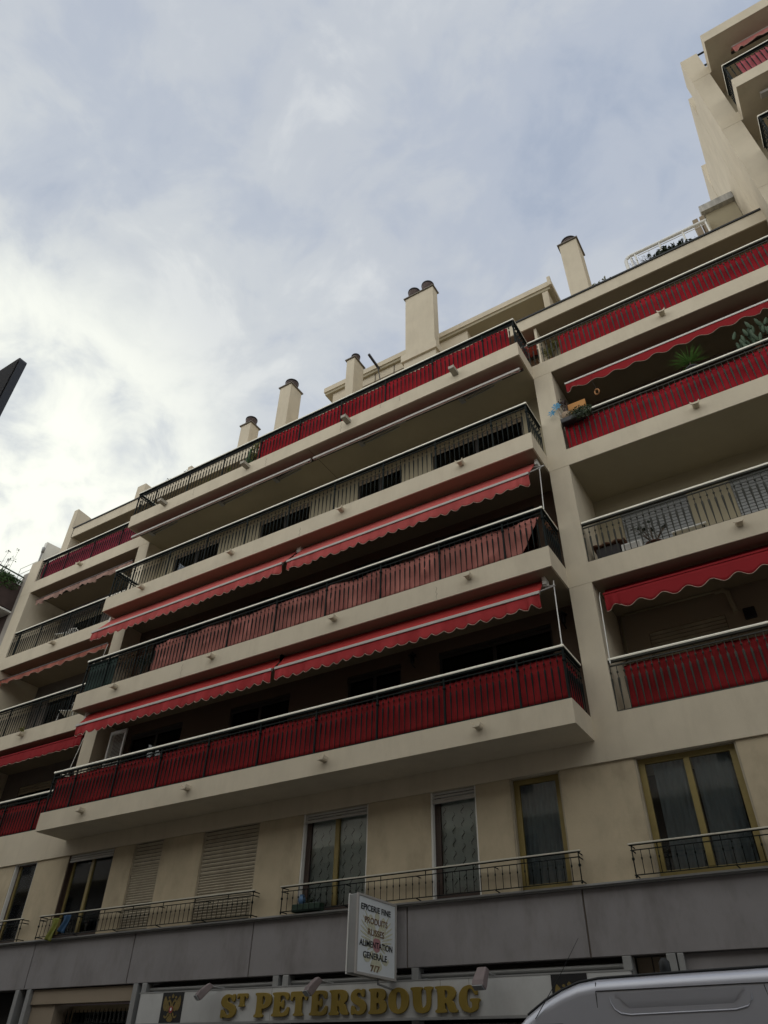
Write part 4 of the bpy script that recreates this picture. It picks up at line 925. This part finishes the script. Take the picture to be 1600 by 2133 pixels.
chair(-16.4, .5, Z[3]+.02, WHITEP, 'white chair behind the plain dark railing of the upper left balcony', .3)
plant('bush', -11.1, -.35, Z[2]+.02, 'dark shrub in the open corner of the middle long balcony beside the pink screen', 1.0, LEAFD, POTB)
t = thing('weed', 'small green weed growing from the drain spout of the middle left balcony', 'weed', (-15.95, -.10, Z[2]-.12))
b = MB(); leaves(b, (-15.95, -.10, Z[2]-.02), (.10, .04, .10), 40, .035); b.build('foliage', LEAFY, t)
MB().tube([(-15.97, -.08, Z[2]-.16), (-15.95, -.10, Z[2]-.05), (-15.88, -.11, Z[2]+.06)], .006, 5).build('stem', STEM, t)
# laundry and basket at level one
def cloth(x0, x1, z0, z1, m_, name, label):
    o = MB().grid(lambda u, v: (x0+(x1-x0)*u+.03*math.sin(v*5)-.05*v, -.18+.015*math.sin(u*9+v*4), z1+(z0-z1)*v-.05*u*v), 10, 10).build(name, m_, None, solid=.006); tag(o, label, 'cloth', 'laundry over the window railing'); return o
cloth(-12.20, -11.98, 3.86, 4.25, mat('cloth_yellow', (.17, .18, .025), .8, var=.3, vscale=12), 'yellow_cloth', 'yellow-green cloth hanging on the low window railing at left')
cloth(-11.85, -11.62, 3.99, 4.28, mat('cloth_blue', (.015, .06, .13), .8, var=.3, vscale=12), 'blue_cloth', 'blue cloth hanging beside the yellow one on the low railing')
t = thing('window_box', 'dark green plastic trough with blue and white things behind the low railing', 'planter', (-5.45, -.05, 3.9))
B(-5.74, -5.14, -.12, .03, 3.905, 4.03).build('trough', mat('green_plastic', (.012, .035, .02), .5), t, bevel=.01)
b = MB(); leaves(b, (-5.45, -.05, 4.08), (.25, .06, .05), 60, .025); b.build('foliage', LEAFD, t)
MB().lathe(-5.58, -.05, [(4.03, .05), (4.1, .07), (4.18, .04)], 10).build('bottle', mat('blue_plastic', (.10, .20, .36), .4), t)

# antenna on the penthouse ----------------------------------------------------
t = thing('roof_beam', 'dark steel beam jutting out from the penthouse roof edge near the narrow chimney', 'beam', (-5.6, 1.7, 20.5))
MB().obox((-5.74, 1.72, 20.60), (0.0, .99, -.12), (1, 0, 0), (0, .12, .99), .34, .035, .035).build('beam', COWL, t)
MB().tube([(-5.70, 1.9, 20.5), (-5.55, 2.0, 19.2), (-5.5, 2.0, 18.6)], .016, 6).build('strut', COWL, t)
t = thing('wire_basket', 'wire hoops beside the narrow chimney on the roof', 'wire hoops', (-5.6, 1.3, 18.8))
b = MB()
for k in range(3): b.tube([(-5.75+.45*q/10, 1.2+.1*k, 18.35+.42*math.sin(PI*q/10)) for q in range(11)], .008, 5)
b.build('hoops', COWL, t)

# ------------------------------------------------------------------ tower on the right
TW = thing('tower_block', 'taller cream tower block with stacked balconies at the upper right edge', 'building', (9, 3, 0))
def tb(name, *a, m_=STUC): return B(*a).build(name, m_, TW)
for zb, zt in ((Z[4], 17.64), (18.08, 20.59), (21.03, 23.56)): tb('pillar', TX0, TX1, .004, .79, zb, zt)
for zt in (18.08, 21.03, 24.0):
    tb('balcony_slab', TX1+.05, 14, YP, .72, zt-.44, zt)
    tb('slab_end', TX0, TX1+.05, 0, .79, zt-.44, zt)
tb('balcony_slab', TX1+.05, 14, YP, 1.45, Z[4]-H, Z[4])
tb('pillar', TX0, TX1, .004, .79, 24.0, 25.0)
tb('side_wall', TX0+.003, 14, .79, 1.35, Z[4], 24.15); tb('side_wall', TX0, 14, 1.35, 4.5, Z[4], 25.40); tb('side_wall', TX0-.01, 13.9, 4.5, 6.2, Z[4], 26.75); tb('side_wall', TX0, 13.8, 6.2, 9, Z[4], 26.2)
tb('back_wall', TX1, 14, 0.72, .79, Z[4], 23.56, m_=STUCI)
for zt in (18.08, 21.03):
    railing([(TX1+.10, -.02), (TX1+.10, -.80), (13.9, -.80)], zt, [(TX1+.10, -.80), (7.7, -.8), (9.1, -.8)], parent=TW)
for zt in (18.08, 21.03):
    b = MB(); b.box(7.4, 9.6, .68, .715, zt+.03, zt+2.1); b.build('window', DARKF, TW)
b = MB(); b.box(TX1+.0, TX1+.5, .02, .06, 24.9, 24.95); b.box(TX1+.0, TX1+.5, .02, .06, 24.15, 24.2); b.box(TX1+.42, TX1+.46, .02, .06, 24.0, 24.95); b.build('roof_railing', IRON, TW)
b = MB().tube([(6.9, .68, 21.03), (6.9, .68, 23.3)], .03, 8); b.build('downpipe', STUCI, TW)
screen('pinkish red fabric screen on the top tower balcony', 6.62, 13.8, -.765, 21.03, mat('fabric_rose', (.46, .10, .12), .85, var=.15, trans=.15), zt=.80, amp=.016)
screen('pale striped cloth screen on the lower tower balcony at the right edge', 6.5, 13.8, -.765, 18.08, mat('fabric_pale', (.50, .40, .40), .85, var=.4, vscale=3, sscale=(4, 1, .5), trans=.15), zt=.84, amp=.02, crease=1.6)
awning('dusty pink awning under the tower roof slab', 6.85, 13.5, -.30, 23.45, -.48, 23.28, .22, mat('awning_dusty', (.50, .17, .15), .8, trans=.2), pitch=.9, scal=.03, wave=True, bar=.02, arms=False)
awning('bright red folded awning under the middle tower balcony', 7.15, 13.5, -.35, 20.50, -.52, 20.36, .25, AWR, pitch=.9, scal=.03, wave=True, bar=.03, arms=False)
B(6.75, 7.10, -.50, -.36, 20.40, 20.50).build('awning_arm', ALU, [o for o in COL.objects if o.name.startswith('awning')and o.get('label', '').startswith('bright red folded')][0])

# ------------------------------------------------------------------ neighbouring building on the left
NB = thing('neighbour_building', 'dark neighbouring building with planted balcony at the left edge', 'building', (-24, 1, 0))
DK = mat('dark_render', (0.055, 0.035, 0.03), 0.9, var=.3, vscale=2)
B(-34, -19.62, .15, 9, 0, 14.9).build('wall', DK, NB)
for zt in (6.0, 9.0, 12.0, 15.22):
    B(-34, -19.47, -1.3, .11, zt-1.0, zt).build('balcony_front', DK, NB)
b = MB()
for zz in (15.58, 15.40): b.tube([(-19.5, -1.28, zz), (-19.5, .10, zz)], .026, 6).tube([(-19.5, -1.28, zz), (-33, -1.28, zz)], .026, 6)
b.build('railing', mat('green_rail', (.10, .14, .10), .5), NB)
B(-34, -19.44, -1.33, .112, 14.10, 14.16).build('ledge', WHITEP, NB)
B(-24, -19.64, 2.2, 7, 14.9, 16.9).build('stair_tower', mat('white_render', (.78, .77, .70), .8), NB)
b = MB(); leaves(b, (-19.75, -.5, 15.38), (.30, .75, .20), 900, .055); leaves(b, (-19.45, -.55, 15.12), (.06, .6, .28), 420, .045)
for k in range(7): blades(b, (-19.55-.08*k, .02-.17*k, 15.3), 18, .42, .018)
o = b.build('balcony_foliage', LEAF, None); tag(o, 'green plants spilling over the dark balcony at the left edge', 'plant')
st = MB(); b2 = MB()
for k in range(7):
    x, y = -19.7-random.uniform(0, .5), -.35-random.uniform(0, .5); e = Vector((x+random.uniform(-.25, .35), y, 16.2+random.uniform(-.4, .3))); st.tube([(x, y, 15.1), ((x+e.x)/2-.06, y, 15.7), e], [.010, .007, .003], 5)
    leaves(b2, e, (.12, .1, .12), 12, .04); leaves(b2, Vector((x, y, 15.1)).lerp(e, .7), (.12, .1, .12), 8, .04)
t = thing('sapling', 'thin wispy sapling rising from the dark planted balcony', 'plant', (-20.5, -.6, 15.0)); st.build('stem', STEM, t); b2.build('foliage', LEAFD, t)
# white far wall, pole and ladder rail
t = thing('white_wall', 'bright white gable wall with grey pole behind the left roof edge', 'wall', (-20, 1, 15))
b = MB().prism([(.78, 14.9), (4.5, 14.9), (4.5, 18.2), (.78, 17.85)], 0, -20.3, -20.15); b.build('wall_face', mat('white_render', (.78, .77, .70), .8), t)
MB().tube([(-20.10, .70, 15.0), (-20.10, .70, 17.35)], .035, 8).lathe(-20.05, .68, [(17.25, .05), (17.45, .07), (17.5, .03)], 8).build('pole', GREYM, t)
b = MB()
for zz in (16.35, 16.62, 16.9): b.tube([(-21.2, .70, zz), (-20.2, .70, zz+.0)], .012, 5)
b.tube([(-21.2, .70, 16.0), (-21.2, .70, 16.9)], .016, 5); o = b.build('ladder_rail', WHITEP, t)
B(-21.3, -20.2, .72, .80, 15.4, 16.1).build('low_wall', GREYSH, t)

# ------------------------------------------------------------------ street sign box at the left edge
t = thing('street_sign_box', 'dark grey rounded street sign box cut by the left edge against the bright sky', 'street sign', (-.2, -10.16, 0))
def rrect(x0, x1, z0, z1, r, n=6):
    p_ = []
    for cx, cz, a0 in ((x1-r, z1-r, 0), (x0+r, z1-r, 90), (x0+r, z0+r, 180), (x1-r, z0+r, 270)):
        for i in range(n+1): a = R(a0+90*i/n); p_.append((cx+r*math.cos(a), cz+r*math.sin(a)))
    return p_
SX1, SZ1 = 0.262, 4.475
rr = rrect(-.45, SX1, 3.6, SZ1, .03)
MB().prism(rr, 1, -10.20, -10.162).build('sign_case', mat('dark_case', (.045, .05, .06), .45, .1), t)
MB().prism(rrect(-.44, SX1-.012, 3.62, SZ1-.012, .025), 1, -10.203, -10.201).build('sign_back', mat('dark_case_back', (.015, .013, .018), .5), t)
MB().tube([(-.25, -10.18, 0.1), (-.25, -10.18, 4.3)], .045, 12).build('pole', GREYM, t)
MB().lathe(SX1-.02, -10.18, [(4.2, .003), (4.205, .003)], 6).build('screw', BLACK, t)

# ------------------------------------------------------------------ silver van
VN = thing('silver_van', 'silver panel van parked in front of the shop, only its roof side in view', 'van', (1.8, -3.2, 0))
y0v, y1v = -4.12, -2.25; DV = 0.045
prof = [(-1.75, .55), (-1.80, .85), (-1.70, 1.05), (-1.35, 1.18), (-0.75, 1.34), (-0.55, 1.44), (-.20, 1.79), (.12, 2.05), (.30, 2.155), (.46, 2.225), (.62, 2.275), (.80, 2.298), (1.45, 2.315), (2.2, 2.330), (3.2, 2.32), (3.55, 2.25), (3.62, 2.05), (3.66, 1.2), (3.66, .45)]
def van_section(x, zt, zb=.42):
    h = zt-zb; r = min(.10, h*.3); pts_ = []
    bulge = .05
    def side(sg):
        s_ = []
        for q in (0, .25, .5, .7): s_.append((bulge*(1-(2*q-.75)**2*.6)-.05, zb+(h-r)*q))
        s_.append((-.055 if zt > 1.9 else -.03, zt-r*1.15))
        for i in range(1, 7): a = PI/2*i/6; s_.append((-.055-r*(1-math.cos(a))*1.0, zt-r*1.15+r*1.15*math.sin(a)))
        return s_
    L_ = side(1); cy = (y0v+y1v)/2; hw = (y1v-y0v)/2
    left = [(x, cy-(hw+a), z_) for a, z_ in L_]; right = [(x, cy+(hw+a), z_) for a, z_ in L_][::-1]
    top = [(x, cy+(hw-.16)*q, zt+.02*(1-q*q)) for q in (-.6, 0, .6)]
    return left+top+right
def interp_prof(n):
    out_ = []
    for i in range(len(prof)-1):
        for k in range(n): q = k/n; out_.append((prof[i][0]*(1-q)+prof[i+1][0]*q, prof[i][1]*(1-q)+prof[i+1][1]*q))
    return out_+[prof[-1]]
stn = [q for q in prof if q[1] > .5]
stn = sorted(set([(x, z_) for x, z_ in stn if x < 3.6]+[(-1.78, .9), (3.60, 2.10)]), key=lambda q: q[0])
secs = [van_section(x, z_) for x, z_ in stn]; n = len(secs[0]); b = MB()
vs = [v for s_ in secs for v in s_]
b.add(vs, [(i*n+k, i*n+k+1, (i+1)*n+k+1, (i+1)*n+k) for i in range(len(secs)-1) for k in range(n-1)], True)
b.add(secs[0], [tuple(range(n))]); b.add(secs[-1], [tuple(range(n))[::-1]]); b.add([s_[0] for s_ in secs]+[s_[-1] for s_ in secs][::-1], [tuple(range(2*len(secs)))])
body = b.build('body', VAN, VN)
bm = bmesh.new(); bm.from_mesh(body.data); bmesh.ops.remove_doubles(bm, verts=bm.verts, dist=.0005); bmesh.ops.recalc_face_normals(bm, faces=bm.faces); bm.to_mesh(body.data); bm.free()
ys_ = y0v+.048
# seams, pressed panel rim, roof rail
MB().tube([(.785, ys_+.01, 1.0), (.785, ys_+.0, 1.9), (.785, ys_+.004, 2.18), (.785, ys_+.035, 2.27)], .004, 5).build('door_seam', RUB, VN)
MB().tube([(.79, ys_+.006, 2.205), (2.0, ys_+.005, 2.222), (3.4, ys_+.005, 2.222)], .0035, 5).build('roof_seam', RUB, VN)
MB().tube([(2.12, ys_+.006, 2.21), (2.15, ys_-.002, 2.0), (2.16, ys_, 1.0)], .003, 5).build('door_seam', RUB, VN)
rim = [(.90, ys_-.001, 2.165), (.905, ys_-.003, 2.12), (.93, ys_-.004, 2.075), (.98, ys_-.005, 2.045), (1.06, ys_-.005, 2.035), (1.88, ys_-.005, 2.055), (1.97, ys_-.004, 2.075), (2.01, ys_-.003, 2.12), (2.015, ys_-.001, 2.17)]
MB().tube(rim, [.001, .004, .006, .007, .007, .007, .006, .004, .001], 8).build('pressed_panel_rim', VAN, VN)
pp = MB(); A_ = [(.95, 2.185), (1.97, 2.20)]; B_ = [(1.02, 2.125), (1.90, 2.142)]; C_ = [(1.07, 2.062), (1.86, 2.080)]
V = [(x, ys_+.004, z_) for x, z_ in A_]+[(x, ys_-.016, z_) for x, z_ in B_]+[(x, ys_+.003, z_) for x, z_ in C_]+[(.93, ys_+.004, 2.12), (1.99, ys_+.004, 2.14)]
pp.add(V, [(0, 1, 3, 2), (2, 3, 5, 4), (0, 2, 4, 6), (1, 7, 5, 3)], True); pp.build('pressed_panel', VAN, VN)
MB().tube([(x, y0v+.135, z_+.006) for x, z_ in stn if -.1 < x < 3.5], .012, 6).build('roof_rail', RUB, VN)
MB().lathe(1.34, y0v+.30, [(2.30, .05), (2.42, .045), (2.45, .02)], 8).build('roof_knob', RUB, VN)
MB().tube([(.22, y0v+.05, 2.02), (.50, y0v+.04, 2.34), (.70, y0v+.04, 2.60)], [.004, .003, .002], 5).build('antenna', BLACK, VN)
MB().prism([(-.30, 1.48), (.76, 1.48), (.76, 1.99), (.16, 1.98)], 1, ys_-.004, ys_+.03).build('side_window', BLACK, VN)
MB().prism([(-.62, 1.415), (-.2, 1.81), (.10, 2.055), (.12, 2.03), (-.18, 1.77), (-.60, 1.39)], 1, y0v+.2, y1v-.2).build('windscreen', BLACK, VN)
for x in (-1.0, 2.9):
    for yy, sg in ((y0v+.02, 1), (y1v-.02, -1)):
        b = MB(); ring = [(x, yy+sg*.11, .33)]
        w1 = MB().tube([(x, yy, .33), (x, yy+sg*.2, .33)], .33, 24).build('wheel', TYRE, VN, bevel=.02)
        MB().tube([(x, yy-sg*.005, .33), (x, yy+sg*.02, .33)], .2, 20).build('rim', GREYM, w1)
for yy in (y0v+.15, y1v-.35): B(-1.80, -1.70, yy, yy+.2, .80, .98).build('headlight', WHITEP, VN, bevel=.02)
B(-1.88, -1.6, y0v+.05, y1v-.05, .35, .58).build('bumper', RUB, VN, bevel=.03)
VN.location.z += DV

# ------------------------------------------------------------------ building across the street (behind the camera)
OB = thing('opposite_building', 'pale apartment block across the street behind the viewer', 'building', (0, -14, 0))
OW = mat('opposite_render', (0.52, 0.47, 0.40), 0.9, var=.1)
B(-46, 30, -26, -13.3, 0, 13.2).build('wall', OW, OB)
for k in range(4):
    zz = 2.9*k+.2
    for x in range(-36, 21, 4): B(x, x+1.7, -13.3, -13.27, zz+.9, zz+2.4).build('window', DARKF, OB)
    if k: B(-44, 28, -13.3, -12.5, zz-.15, zz).build('balcony', STUC, OB)
print('objects', len(COL.objects))
